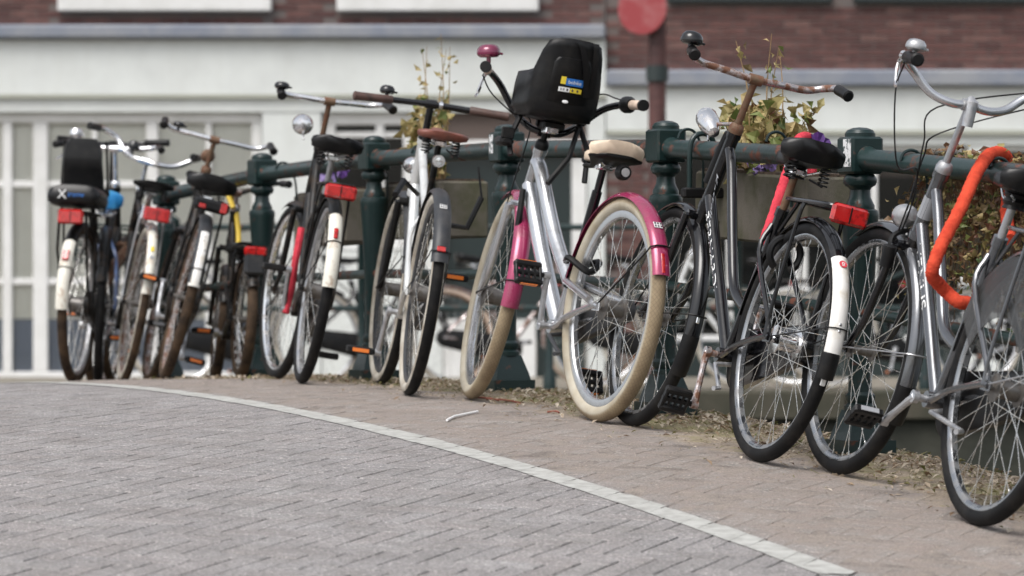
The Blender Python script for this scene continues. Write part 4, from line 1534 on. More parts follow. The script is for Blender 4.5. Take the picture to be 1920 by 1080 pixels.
g1 = b.L[-1] + V((.10, -.01, -.02))
b.cable([g1, g1 + V((.04, -.05, -.05)), g1 + V((.05, -.14, -.10)), b.ax(.66, .05, .06), b.ax(.45, .05, .05), b.ax(.2, .06, .03)], steer=True)
g2 = b.Rr[-1] + V((.12, .01, 0))
b.cable([g2, g2 + V((.08, .05, .02)), g2 + V((.09, .13, .01)), b.clamp + V((.10, -.02, .02)), b.ax(.58, -.03, .06)], steer=True)
b.saddle(.245, .925, MT['cream'], -2, .104, .275, .062, 'black', springs=False, flat=True, under='blackp')
b.put('saddle_base', saddle_mb(.27, .102, .026, .018).xf(Mx.Translation((.245, 0, .878)) @ Mx.Rotation(R_(2), 4, 'Y')), MT['blackp'])
b.put('rear_light', MB().lathe([(.001, -.02), (.022, -.02), (.027, -.005), (.027, .01), (.001, .012)], 18, (.125, -.02, .835), 'X').lathe([(.001, -.0225), (.015, -.0215), (.015, -.019)], 14, (.125, -.02, .835), 'X', mat=1), [MT['blackp'], MT['bulb']])
b.cranks(98, 'alu', refl='orange_refl', pw=.10, ptilt=-64)
b.chain_case(MT['grey_guard'], hgt=.05)
b.kickstand(MT['grey_guard'], 205, .16, y=.07)
b.put('frame_lock', MB().tube(cat([b.seat(.24, .04), b.seat(.25, .055) + V((-.06, 0, .0)), b.seat(.22, .0) + V((-.12, 0, -.01)), b.seat(.25, -.055) + V((-.06, 0, 0)), b.seat(.24, -.04)], 6), .012, 8), MT['blackp'])
b.put('folding_lock', MB().tube([b.ax(.10, 0, 0) + V((-.18, .045, .10)), b.ax(.10, 0, 0) + V((-.19, .045, .22)), b.ax(.1, 0, 0) + V((-.175, .04, .31))], .012, 6), MT['blackp'])
B6 = b

# ---- white bicycle with dark grey mudguards
b = Bike('white-framed bicycle with dark grey mudguards and brown leather saddle', (-.379, 14.105), (-.52, 15.13), 8.5, R=.374, hb=.42, ht=.66, st=.80, steer=3)
b.frame('diamond', MT['white_silver'], 1.15, .44)
b.fork(MT['blackp'], 1.1)
b.wheel(True, 'rubber', 'whitewall', 'grey_guard', .024, .02, hubr=.026, seg=64, tread_arc=64)
b.wheel(False, 'rubber', 'whitewall', 'grey_guard', .024, .02, hubr=.03, seg=64, tread_arc=64)
b.guards(MT['grey_guard'], (15, 162), (60, 170), w=.064, gap=.016)
b.guard_badge('r', 155, (.032, .022), MT['red_refl'], 'reflector', .008, .003, .006)
b.guard_badge('r', 125, (.026, .026), MT['label_white'], 'sticker', .001, .0012, .002)
for i in range(6):
    q = MB().box((-.0016, -.008 + .008 * (i % 3), .006 - .012 * (i // 3)), (.001, .005, .007)).xf(Mx.Translation(b.guard_point('r', 125, .0018)) @ Mx.Rotation(-(R_(125) - math.pi), 4, 'Y'))
    b.put('sticker_print', q, MT['label_dark'], b.g['r'], smooth=0)
b.stay('r', 156)
b.stay('f', 160)
b.stem(MT['black'], fwd=.0, r=.014)
b.bars([(0, 0, 0), (0, .05, -.001), (-.008, .16, -.004), (-.02, .30, -.008)], MT['black'], .0125, grip=.15, gmat=MT['brown_grip'], gr=.0165, kind='straight')
b.put('clamp_ring', MB().tube([b.clamp + V((0, -.03, 0)), b.clamp + V((0, -.045, 0))], .0155, 12), MT['chrome'], b.bar, steer=True)
b.bell(b.L[-1] + V((.045, -.13, .035)), MT['black'], .030, h=.8)
b.headlight(b.ax(.52, .015, .07), .032, MT['chrome'], .08, 5)
b.saddle(.215, .985, MT['brown_leather'], 10, .098, .28, .036, 'black_old', springs=True, dip=.004, flat=True, seat_len=.44)
b.put('rear_light', MB().lathe([(.001, -.02), (.022, -.02), (.024, -.005), (.024, .01), (.001, .012)], 18, (.145, .0, .865), 'X').lathe([(.001, -.0225), (.014, -.0215), (.014, -.019)], 14, (.145, .0, .865), 'X', mat=1), [MT['bulb'], MT['chrome']])
b.cranks(-72, 'alu', refl='orange_refl', pw=.10)
b.chain_case(MT['blackp'], hgt=.05)
q = MB().tube([V((.30, .10, .78)), V((.20, .135, .72))], .013, 6)
q.tube([V((.30, .10, .78)), V((.40, .03, .74))], .009, 6)
b.put('folding_lock', q, MT['blackp'])
q = MB().tube([V((.25, -.07, .64)), V((.22, -.15, .64)), V((.24, -.19, .76))], .011, 6)
q.tube([V((.24, -.19, .76)), V((.27, -.165, .87))], .0045, 6)
b.put('carrier_arm', q, MT['blackp'])
B5 = b

# ---- black bicycle with round chrome lamp
b = Bike('black bicycle with round chrome headlight and cracked white mudguard end', (-.828, 15.2), (-1.0, 16.2), 9.5, hb=.42, ht=.68, st=.875, steer=8)
b.frame('step', MT['black_old'], 1.1)
b.fork(MT['black_old'], 1.0)
b.wheel(True, 'rubber', rim='chrome', rt=.0215, seg=64)
b.wheel(False, 'rubber', rim='alu', rt=.0215, hubr=.03, seg=64)
b.guards(MT['black_old'], (15, 172), (70, 150))
b.flap('r', 128, 178, MT['white_old'], 'white_mudguard_end')
b.guard_badge('r', 145, (.018, .05), MT['red_refl'], 'reflector', .004, .005, .01)
b.stay('r', 150)
b.stay('f', 145)
b.stem(MT['rusty'])
b.bars([(0, 0, 0), (.01, .10, .004), (.015, .17, .006), (-.01, .21, .012), (-.07, .225, .012), (-.14, .235, -.01)], MT['chrome'], .0115, grip=.09, gr=.0175)
b.bell(b.L[-1] + V((.06, -.01, .04)), MT['black'], .032)
b.headlight(b.ax(.745, .075, .05), .042, MT['chrome'], .09, -5, 'chrome')
b.saddle(.20, .99, MT['black_vinyl'], 3, .108, .27, .07, 'alu', springs=True, cleft=.02)
b.cranks(112, 'alu', refl=None)
b.chain_case(MT['black_old'])
b.rack(MT['black_old'], x1=-.24)
b.rear_light((.125, .058), x=-.25, z=b.rz - .035, bev=.016)
b.put('tyre_lock', MB().tube(cat([V((.44, .05, .62)), V((.42, .055, .50)), V((.45, .05, .38)), V((.43, .06, .27))], 6), .015, 8), MT['red_sleeve'])
B4 = b

# ---- small bicycle
b = Bike('small black bicycle with low saddle and muddy small wheels beside the railing post', (-1.20, 17.1), (-1.37, 17.9), 4, R=.262, hb=.42, ht=.58, st=.66, steer=-5)
b.frame('step', MT['black_old'], 1.0, .30)
b.fork(MT['black_old'])
b.wheel(True, 'rubber_brown', rim='chrome', rt=.024, seg=48, spokes=28)
b.wheel(False, 'rubber_brown', rim='chrome', rt=.024, seg=48, spokes=28)
b.guards(MT['black_old'], (20, 150), (70, 160), w=.055)
b.stem(MT['chrome_rusty'])
b.bars([(0, 0, 0), (.01, .08, .03), (0, .17, .06), (-.05, .21, .06), (-.12, .225, .055)], MT['black_old'], .011)
b.saddle(.20, .60, MT['black_vinyl'], 0, .09, .25, .06, 'chrome_rusty', seat_len=.30)
b.cranks(178, 'alu', .14)
b.rack(MT['black_old'], x1=-.2, w=.06)
b.rear_light((.10, .045), x=-.215)
b.put('rack_box', MB().box((-.20, 0, .50), (.05, .09, .10), bev=.012), MT['grey_guard'])
b.put('yellow_lock', MB().tube(cat([V((.45, .02, .78)), V((.50, .05, .86)), V((.55, 0, .80)), V((.50, -.02, .64)), V((.46, 0, .60))], 6), .012, 8), MT['yellow'])
BS = b

# ---- black bicycle with thick saddle
b = Bike('black bicycle with broad black saddle and long white oval mudguard patch', (-1.535, 17.05), (-1.705, 18.07), 14.5, hb=.42, ht=.70, st=.86, steer=4)
b.frame('step', MT['black_old'], 1.1)
b.fork(MT['black_old'])
b.wheel(True, 'rubber_brown', rim='chrome_rusty', seg=56)
b.wheel(False, 'rubber_brown', rim='chrome_rusty', seg=56, rt=.023)
b.guards(MT['grey_guard'], (15, 172), (60, 195), w=.062)
q = b.flap('r', 131, 174, MT['white'], 'white_mudguard_patch', .002, .86)
for an, y in ((137, 0), (140, 0), (148, .012), (148, -.012)):
    q = MB().sphere(b.guard_point('r', an, .003, y), .0032, 8)
    b.put('rivet', q, MT['label_dark'], b.g['r'])
b.stay('r', 162)
b.stem(MT['rusty'])
b.bars([(0, 0, 0), (.01, .10, .004), (.02, .19, .006), (.0, .235, .022), (-.06, .25, .028), (-.13, .26, -.0)], MT['chrome'], .0115, grip=.085, gr=.0175)
b.bell(b.L[-1] + V((.05, -.075, .02)), MT['black'], .028)
b.headlight(b.ax(.76, 0, .06), .032, MT['rusty'], .07)
b.saddle(.20, .925, MT['black_vinyl'], -2, .118, .28, .075, 'black_old', springs=True)
b.cranks(70, 'alu')
b.chain_case(MT['black_old'])
b.rack(MT['black_old'], x1=-.20, w=.06)
q = MB().box((-.20, 0, b.rz - .012), (.05, .16, .055), bev=.014)
q.box((-.226, -.055, b.rz - .012), (.006, .03, .045), mat=1, bev=.003)
q.box((-.226, .04, b.rz - .022), (.006, .03, .02), mat=1, bev=.003)
b.put('rear_light', q, [MT['blackp'], MT['red_refl']], b.rack_o)
B3 = b

# ---- old bicycle with wide curved chrome bar
b = Bike('rusty old bicycle with wide curved chrome handlebar and narrow white mudguard stripe', (-1.80, 17.9), (-2.01, 18.9), 10, hb=.40, ht=.66, st=.81, steer=-24)
b.frame('diamond', MT['black_old'], 1.0)
b.fork(MT['rusty'])
b.wheel(True, 'rubber_brown', rim='chrome_rusty', seg=56, rt=.022)
b.wheel(False, 'rubber_brown', 'whitewall', 'chrome_rusty', seg=56, rt=.022)
b.guards(MT['chrome_rusty'], (15, 172), (40, 190), w=.052, fmat=MT['rusty'])
b.flap('r', 120, 176, MT['white_old'], 'white_mudguard_stripe', .002, .95)
b.guard_badge('r', 142, (.016, .03), MT['label_yellow'], 'badge', .006, .003, .003)
b.guard_badge('r', 149, (.018, .018), MT['label_grey'], 'badge', .006, .003, .003)
b.stay('r', 162, 'rusty')
b.stem(MT['chrome'])
b.bars([(0, 0, 0), (.0, .06, .0), (.04, .13, .02), (.06, .20, .075), (.0, .25, .09), (-.08, .262, .08), (-.17, .27, .07)], MT['chrome'], .013, grip=.11, gr=.0175)
b.bell(b.clamp + V((-.0, .085, .045)), MT['black'], .03, h=1.2)
b.saddle(.21, .955, MT['black_vinyl'], 4, .10, .27, .035, 'chrome_rusty', springs=True)
b.cranks(-8, 'chrome', refl='label_grey')
b.rack(MT['alu'], x1=-.22, w=.05)
b.rear_light((.118, .062), x=-.235, z=b.rz - .02, bev=.006)
for y in (-.066, .066):
    b.put('reflector_bracket', MB().box((-.232, y, b.rz - .015), (.02, .008, .07), bev=.003), MT['chrome'], b.rack_o)
B2 = b

# ---- bicycle with the blue saddle cover
b = Bike('dark blue bicycle with bright blue saddle cover, second from the left', (-1.96, 18.3), (-2.05, 19.3), 3, hb=.42, ht=.66, st=.92, steer=4)
b.frame('diamond', MT['blue_paint'], 1.0)
b.fork(MT['blue_paint'])
b.wheel(True, 'rubber', rim='alu', seg=48)
b.wheel(False, 'rubber', rim='alu', seg=48)
b.guards(MT['black_old'], (15, 165), (60, 190))
b.stem(MT['blackp'])
b.bars([(0, 0, 0), (.0, .08, .0), (-.02, .17, .01), (-.05, .27, .012)], MT['black'], .0115, grip=.12)
b.saddle(.20, .92, MT['blue'], 0, .075, .25, .085, 'black_old', springs=False)
b.cranks(40, 'alu')
b.put('frame_bag', MB().box((.62, 0, .93), (.22, .09, .07), bev=.025), MT['brown_leather'])
q = MB()
for i in range(5):
    z_ = .66 + .045 * i
    q.tube([(1.12, -.17, z_), (1.12, .17, z_), (1.36, .17, z_), (1.36, -.17, z_)], .006, 6, closed=True)
for x, y in ((1.12, -.17), (1.12, .17), (1.36, .17), (1.36, -.17), (1.12, 0), (1.36, 0)):
    q.tube([(x, y, .65), (x, y, .855)], .005, 6)
b.put('wire_basket', q, MT['green_iron'])
B1b = b

# ---- leftmost bicycle
b = Bike('leftmost bicycle, black, with padded child seat and chrome bell', (-2.04, 18.0), (-1.945, 19.05), 2.5, hb=.42, ht=.68, st=.87, steer=-3)
b.frame('step', MT['black_old'], 1.1)
b.fork(MT['black_old'])
b.wheel(True, 'rubber_brown', rim='alu', seg=56)
b.wheel(False, 'rubber_brown', rim='alu', seg=56, rt=.023, hubr=.036)
b.guards(MT['black_old'], (15, 172), (60, 200), w=.058)
b.flap('r', 132, 186, MT['white_old'], 'white_mudguard_end', .002, .98)
b.guard_badge('r', 147, (.032, .058), MT['red_refl'], 'reflector', .004, .006, .012)
b.stay('r', 156)
b.stem(MT['chrome'])
b.bars([(0, 0, 0), (.01, .10, .004), (.02, .17, .012), (.0, .21, .018), (-.06, .235, .010), (-.13, .262, -.004)], MT['chrome'], .013, grip=.10)
b.bell(b.L[-1] + V((.06, -.085, .055)), MT['chrome'], .034, h=1.0)
b.lever(b.L, MT['chrome'], 1, .07, .10)
b.saddle(.21, .92, MT['black_vinyl'], 0, .10, .27, .06, 'black_old')
b.cranks(20, 'alu')
b.chain_case(MT['black_old'])
b.rack(MT['black_old'], x1=-.25, w=.07)
b.rear_light((.118, .07), x=-.268, z=b.rz - .03, bev=.014)
q = MB()
for y in (-.062, .062):
    q.tube([(-.22, y, b.rz - .01), (-.20, y * 1.1, b.rz - .18), (-.1, y, b.R + .08), (0, y, b.R)], .007, 8)
b.put('rack_strut', q, MT['black_old'], b.rack_o)
B1 = b

# ------------------------------------------------------------------ child seats (they clip on and lift off)
cs = empty('child_seat')
cs.matrix_world = B1.MW
tag(cs, 'black padded child seat with backrest on the rack of the leftmost bicycle', 'child seat')
z = B1.rz + .012
rings = []
for u, k, h in ((0, .80, .4), (.06, .97, .85), (.3, 1, 1), (.7, 1, .95), (.94, .95, .85), (1, .8, .4)):
    x = -.27 + .30 * u
    ring = []
    for j in range(20):
        a = 2 * math.pi * j / 20
        y = .122 * k * abs(math.cos(a)) ** .55 * (1 if math.cos(a) > 0 else -1)
        zz = z + .05 + (.066 * h * abs(math.sin(a)) ** .8 if math.sin(a) > 0 else -.045 * h * abs(math.sin(a)) ** .5)
        ring.append(V((x, y, zz)))
    rings.append(ring)
cu = MB().loft(rings).build('cushion', MT['black_vinyl'], cs, 50)
q = text_mb('X', .06)
q.v = [V((-.2715, .045 - p.x, z + .058 + p.y)) for p in q.v]
q.build('lettering', MT['label_white'], cu, 0)
q = text_mb('treme', .032, .25)
q.v = [V((-.2715, -.018 - p.x, z + .06 + p.y)) for p in q.v]
q.build('lettering', MT['label_blue'], cu, 0)
rings = []
for u in range(9):
    f = u / 8
    zz = z + .10 + .235 * f
    hw = (.098 - .012 * f) * (1 if u < 7 else (.93 if u == 7 else .70))
    th = .018 if 0 < u < 8 else .008
    x = -.03 - .05 * f + .008 * math.sin(f * 9)
    rings.append([V((x + sx_ * th, hw * sy * (1 if abs(sx_) < 1 else .94), zz)) for sx_, sy in ((-1, -1), (-1.25, -.5), (-1.3, 0), (-1.25, .5), (-1, 1), (0, 1.03), (1, 1), (1, 0), (1, -1), (0, -1.03))])
MB().loft(rings).build('backrest', MT['black_vinyl'], cs, 50)
for y in (-.098, .098):
    MB().tube(cat([(-.02, y, z + .33), (-.0, y * 1.08, z + .2), (.01, y * 1.1, z + .06), (0, y, z)], 4), .006, 8).build('seat_frame', MT['black_old'], cs)

# the front-mounted seat on the silver bicycle
cs = empty('child_seat')
seatM = B6.MW @ Mx.Translation(B6.clamp + V((-.095, 0, .045))) @ Mx.Rotation(R_(-5), 4, 'Z') @ Mx.Diagonal((.95, .94, .92, 1))
cs.matrix_world = seatM
tag(cs, 'black plastic child seat mounted behind the handlebar of the silver bicycle', 'child seat')
plan = []
for i in range(25):
    u = -1 + i / 12
    a = u * math.pi / 2
    hw = .135
    if abs(u) < .62:
        x = -.02 - .085 * math.cos(u / .62 * math.pi / 2) ** .45 if abs(u) < .619 else -.02
        y = hw * math.sin(u / .62 * math.pi / 2)
    else:
        x = -.02 + (abs(u) - .62) / .38 * .13
        y = hw * (1 if u > 0 else -1) * (1 + .06 * (abs(u) - .62) / .38)
    au = abs(u)
    if au < .44:
        top = .300 - .018 * (au / .44) ** 3
    elif au < .60:
        f = (au - .44) / .16
        top = .282 - .112 * (f * f * (3 - 2 * f))
    else:
        top = .170 - .012 * (au - .6)
    plan.append((x, y, top))
rings_o, rings_i = [], []
NZ = 10
vs, fs = [], []
for (x, y, top) in plan:
    for k in range(NZ + 1):
        zz = top * k / NZ
        f = zz / .335
        kk = 1 - .22 * max(0, f - .35) ** 1.2 * 1.6
        lean_ = -.05 * f
        step = .006 if (.55 < f < .60 or f > .93) else 0
        vs.append(V((x * (1 if zz > .02 else .9) + lean_ + step, y * kk * (1 if zz > .03 else .90), zz)))
n1 = NZ + 1
for i in range(24):
    for k in range(NZ):
        fs.append((i * n1 + k, (i + 1) * n1 + k, (i + 1) * n1 + k + 1, i * n1 + k + 1))
sh = MB().add(vs, fs)
c0 = len(sh.v)
# seat pan closes the bottom
sh.add([V((p[0] * .9, p[1] * .90, .004)) for p in plan] + [V((.02, 0, -.012))], [((i + 1) % 25, i, 25) for i in range(25)])
shell = sh.build('shell', MT['blackp'], cs, 40)
md = shell.modifiers.new('thickness', 'SOLIDIFY')
md.thickness = .006
md.offset = 0
# raised middle panel of the back
q = MB()
rows = []
for k, (zz, hw) in enumerate(((.05, .085), (.06, .092), (.205, .085), (.225, .070), (.232, .062))):
    row = []
    for j in range(13):
        u = -1 + j / 6
        y = hw * u
        xb = -.02 - .085 * max(0, 1 - (y / .135) ** 2) ** .45 - .05 * zz / .335 - (.010 if 0 < k < 4 and 0 < j < 12 else -.004)
        row.append(V((xb, y, zz)))
    rows.append(row)
q.add([p for r_ in rows for p in r_], [(i * 13 + j + 1, i * 13 + j, (i + 1) * 13 + j, (i + 1) * 13 + j + 1) for i in range(4) for j in range(12)])
q.build('back_panel', MT['blackp'], cs, 50)


def seat_back(y, zz, off=.0):
    return V((-.02 - .085 * max(0, 1 - (y / .135) ** 2) ** .45 - .05 * zz / .335 - .0135 - off, y, zz))


def decal(name, y0, y1, z0, z1, off, mat, tilt=-.10):
    q = MB()
    ns = 6
    vs = []
    for zz in (z0, z1):
        for j in range(ns + 1):
            y = y0 + (y1 - y0) * j / ns
            vs.append(seat_back(y, zz, off))
    q.add(vs, [(j, j + 1, ns + 2 + j, ns + 1 + j) for j in range(ns)])
    return q.build(name, mat, cs, 0)


decal('label', -.048, .020, .125, .152, .001, MT['label_blue'])
decal('label', .021, .040, .128, .156, .0012, MT['label_yellow'])
decal('label', .001, .044, .100, .117, .001, MT['label_white'])
decal('label', -.046, -.0005, .100, .117, .001, MT['label_yellow'])
for y in (.034, .024, .010, -.010, -.030):
    decal('label_print', y - .003, y + .004, .104, .113, .0018, MT['label_dark'] if y < .02 else MT['label_grey'])
q = text_mb('bobike', .0195)
q.v = [seat_back(-.014 - p.x, .138 + p.y, .0022) for p in q.v]
q.build('lettering', MT['label_white'], cs, 0)
q = MB().sphere(seat_back(.010, .063, .002), .012, 12, sc=(.2, 1, .55))
q.build('button', MT['label_white'], cs)
for y0, y1 in ((.006, -.066), (-.070, -.086)):
    pts = [seat_back(y0, .295, .004), seat_back(y0 + (y1 - y0) * .3, .27, .010), seat_back(y0 + (y1 - y0) * .7, .19, .014), seat_back(y1, .09, .012)]
    q = MB()
    P = cat(pts, 5)
    vs = []
    for p in P:
        vs += [p + V((0, -.011, 0)), p + V((0, .011, 0)), p + V((.003, .011, 0)), p + V((.003, -.011, 0))]
    q.add(vs, [(i * 4 + a, i * 4 + (a + 1) % 4, i * 4 + 4 + (a + 1) % 4, i * 4 + 4 + a) for i in range(len(P) - 1) for a in range(4)])
    q.build('strap', MT['black_vinyl'], cs, 0)
q = MB().box((.035, 0, -.025), (.09, .085, .03), bev=.006).box((.0, .012, -.045), (.06, .05, .025), bev=.004, mat=1)
q.tube([(.06, -.05, -.02), (.06, .05, -.02)], .012, 10)
q.build('bracket', [MT['blackp'], MT['chrome']], cs)
for sd in (1, -1):
    q = MB()
    a, b_, c_ = V((.06, sd * .115, .0)), V((.03, sd * .155, -.10)), V((.0, sd * .15, -.22 if sd < 0 else -.16))
    q.tube([a, b_, c_], .011, 8)
    q.build('leg_rest', MT['blackp'], cs)
    q = MB().box((0, 0, 0), (.10, .055, .035), bev=.012).box((-.04, 0, .03), (.012, .05, .045), bev=.005)
    q.xf(Mx.Translation(b_ + V((.0, sd * .02, -.01 if sd > 0 else -.03))))
    q.build('foot_rest', MT['blackp'], cs)
q = MB().tube([V((-.02, -.09, -.02)), V((-.05, -.06, -.14)), V((-.09, .02, -.25))], .011, 6)
q.build('hanging_strap', MT['blackp'], cs)

# ------------------------------------------------------------------ sleeved chain locks over the railing
def lock(name, pts, r, mat, label):
    P = cat(pts, 16)
    q = MB().tube(P, r, 20)
    k = len(P)
    for i in range(k):                       # creases of the loose sleeve
        for j in range(20):
            a = 2 * math.pi * j / 20
            w = .035 * math.sin(i * .9 + 2.2 * math.sin(a + i * .07)) + .045 * math.sin(i * 2.1 + a * 2) + .05 * math.sin(i * .21 - a) + .03 * math.sin(i * 3.3 + a * 3)
            q.v[i * 20 + j] = P[i] + (q.v[i * 20 + j] - P[i]) * (1 + w)
    o = q.build(name, mat, None, 70)
    return tag(o, label, 'lock')


lock('chain_lock', [at(1436, 478, 12.0), at(1434, 455, 12.0), at(1446, 415, 12.03), at(1470, 345, 12.1), at(1487, 292, 12.2), at(1496, 266, 12.34), at(1509, 257, 12.42), at(1522, 266, 12.5), at(1526, 300, 12.48), at(1522, 330, 12.45)], .0170, MT['red_sleeve'], 'red fabric-sleeved chain lock looped over the rail behind the black bicycle')
lock('chain_lock', [at(1816, 567, 10.75), at(1796, 566, 10.72), at(1776, 548, 10.74), at(1760, 533, 10.72), at(1748, 512, 10.68), at(1757, 478, 10.68), at(1786, 420, 10.75), at(1815, 360, 10.85), at(1836, 315, 10.97), at(1852, 293, 11.08), at(1872, 287, 11.16), at(1888, 297, 11.22), at(1892, 340, 11.2), at(1888, 400, 11.1), at(1893, 450, 10.95)], .0185, MT['orange_sleeve'], 'orange fabric-sleeved chain lock looped over the rail beside the grey bicycle')

# ------------------------------------------------------------------ flower boxes hung outside the railing
def leaf_quads(mb, p, size, mat=0, r=rnd, fold=.35):
    """one folded leaf of four triangles"""
    d_ = V((r.gauss(0, 1), r.gauss(0, 1), r.gauss(.15, .8))).normalized()
    sd = d_.cross(V((r.gauss(0, 1), r.gauss(0, 1), r.gauss(0, 1)))).normalized()
    n_ = d_.cross(sd)
    w = size * r.uniform(.24, .38)
    a, b_, c_ = p, p + d_ * size * .5 + n_ * size * .08, p + d_ * size - n_ * size * .10
    mb.add([a, b_ + sd * w + n_ * w * fold, c_, b_ - sd * w + n_ * w * fold, b_], [(0, 1, 4), (1, 2, 4), (2, 3, 4), (3, 0, 4)], mat)


def planter(s, L=.62, label='', top=-.105, h=.225, w=.20):
    P = W(s, T_RAIL + .17)
    rail_z = W(s, T_RAIL, .905).z
    e = empty('flower_box', (P.x, P.y, rail_z + top - h))
    slope = math.atan2(gz(s + .3) - gz(s - .3), .6)
    e.rotation_euler = (slope, 0, ANG)
    tag(e, label, 'flower box', 'flower boxes hung on the bridge railing')
    q = MB()
    q.box((0, 0, h / 2), (w, L, h), bev=.008)
    q.build('box', MT['clay_edge'], e, 30)
    MB().box((0, 0, h + .003), (w - .03, L - .03, .012)).build('soil', MT['soil'], e, 0)
    for y in (-L * .40, L * .40):
        q = MB().tube(cat([(-w / 2 - .010, y, h - .10), (-w / 2 - .010, y, h + .03), (-.125, y, h + .10), (-.145, y, h + .132), (-.17, y, h + .141), (-.195, y, h + .132), (-.205, y, h + .11)], 5), .005, 8)
        q.build('hanger', MT['green_iron'], e)
    e['_h'] = h
    return e


def in_box(e, x, y, z):
    return e.matrix_basis @ V((x, y, z))


def shrub(e, label, name, y0, spread, n_stem, hmin, hmax, nleaf, lsize, mats, weights, tall=2, up=.0):
    """plant rooted in a flower box: stems and leaf clumps"""
    h = e['_h']
    root = empty(name, in_box(e, 0, y0, h))
    tag(root, label, 'plant')
    inv = root.matrix_basis.inverted()
    st_, lf = MB(), MB()
    for i in range(n_stem):
        a = rnd.uniform(0, 6.28)
        hh = hmax * rnd.uniform(1.5, 1.9) if i < tall else rnd.uniform(hmin, hmax)
        rad = spread * rnd.uniform(.3, 1) * (.55 if i < tall else 1)
        b0 = V((rnd.uniform(-.05, .05), y0 + rnd.uniform(-.09, .09), h))
        tip = b0 + V((math.cos(a) * rad * .6, math.sin(a) * rad, hh))
        mid = (b0 + tip) / 2 + V((rnd.uniform(-.02, .02), rnd.uniform(-.03, .03), hh * .08))
        P = [e.matrix_basis @ p - root.location for p in cat([b0, mid, tip], 5)]
        st_.tube(P, [.0035 - .0025 * j / (len(P) - 1) for j in range(len(P))], 5)
        k = nleaf if i >= tall else max(4, nleaf // 4)
        for j in range(k):
            f = rnd.uniform(.15, 1.0) ** .8 if i >= tall else rnd.uniform(.5, 1)
            ix = f * (len(P) - 1)
            p = P[int(ix)].lerp(P[min(len(P) - 1, int(ix) + 1)], ix % 1)
            p = p + V((rnd.gauss(0, .016), rnd.gauss(0, .016), rnd.gauss(0, .012)))
            leaf_quads(lf, p, lsize * rnd.uniform(.6, 1.2) * (.7 if i < tall else 1), rnd.choices(range(len(mats)), weights)[0])
    st_.build('stems', MT['stem'], root, 60)
    lf.build('leaves', mats, root, 0)
    return root


def pansy(e, x, y, z, size, mat, label):
    p = in_box(e, x, y, e['_h'] + z)
    root = empty('pansy', p - V((0, 0, z)))
    tag(root, label, 'flower')
    q = MB()
    for i in range(5):
        a = i * 2 * math.pi / 5 + rnd.uniform(-.2, .2)
        c = V((math.cos(a) * size * .5, -.01 * (i % 2) - .006, math.sin(a) * size * .5))
        ring = [c + V((math.cos(t_) * size * .48, .006 * math.sin(3 * t_), math.sin(t_) * size * .48)) for t_ in [k * math.pi / 4 for k in range(8)]]
        q.add([V((0, 0, 0)) + V((0, -.012, 0))] + ring, [(0, k + 1, (k + 1) % 8 + 1) for k in range(8)])
    q.xf(Mx.Translation((0, 0, z)) @ Mx.Rotation(rnd.uniform(-.5, .5), 4, 'Z') @ Mx.Rotation(rnd.uniform(-.5, .2), 4, 'X'))
    q.build('petals', MT[mat], root, 0)
    MB().tube([(0, 0, 0), (0, 0, z)], .002, 5).build('stem', MT['leaf_green'], root)
    q = MB()
    for i in range(10):
        leaf_quads(q, V((rnd.gauss(0, .02), rnd.gauss(0, .02), rnd.uniform(.0, z))), .035)
    q.build('leaves', MT['leaf_green'], root, 0)


LY, LG, LD = MT['leaf_yellow'], MT['leaf_green'], MT['leaf_dry']
e1 = planter(11.52, .84, 'mossy concrete flower box behind the black bicycle', top=-.075)
shrub(e1, 'yellowing leafy shrub growing behind the rusty handlebar', 'shrub', .08, .16, 34, .09, .25, 30, .058, [LY, LG, LD], [7, 1.5, 1.5], 4)
pansy(e1, -.06, .02, .045, .042, 'purple', 'purple pansy left of centre in the box behind the black bicycle')
pansy(e1, -.06, -.055, .04, .040, 'lilac', 'pale lilac pansy in the box behind the black bicycle')
pansy(e1, -.04, -.375, .10, .046, 'purple', 'tall dark purple pansy beside the stickered post')
pansy(e1, -.07, -.02, .012, .034, 'lilac', 'small low lilac pansy in the box behind the black bicycle')
e2 = planter(14.62, .66, 'concrete flower box behind the white bicycle')
shrub(e2, 'tall yellow twiggy shrub behind the brown bicycle grip', 'shrub', .06, .13, 26, .10, .36, 26, .055, [LY, LG], [7, 1.6], 5)
e3 = planter(15.75, .66, 'concrete flower box behind the bicycle with the round chrome headlight')
for i, (yy, zz, mt_, lb) in enumerate(((.10, .08, 'purple', 'leftmost purple pansy in the far flower box'), (.0, .075, 'lilac', 'lilac pansy in the middle of the far flower box'), (-.12, .10, 'purple', 'purple pansy at the right of the far flower box'))):
    pansy(e3, -.05, yy, zz, .052, mt_, lb)
e4 = planter(10.02, .66, 'flower box hidden under dry hanging ivy at right')
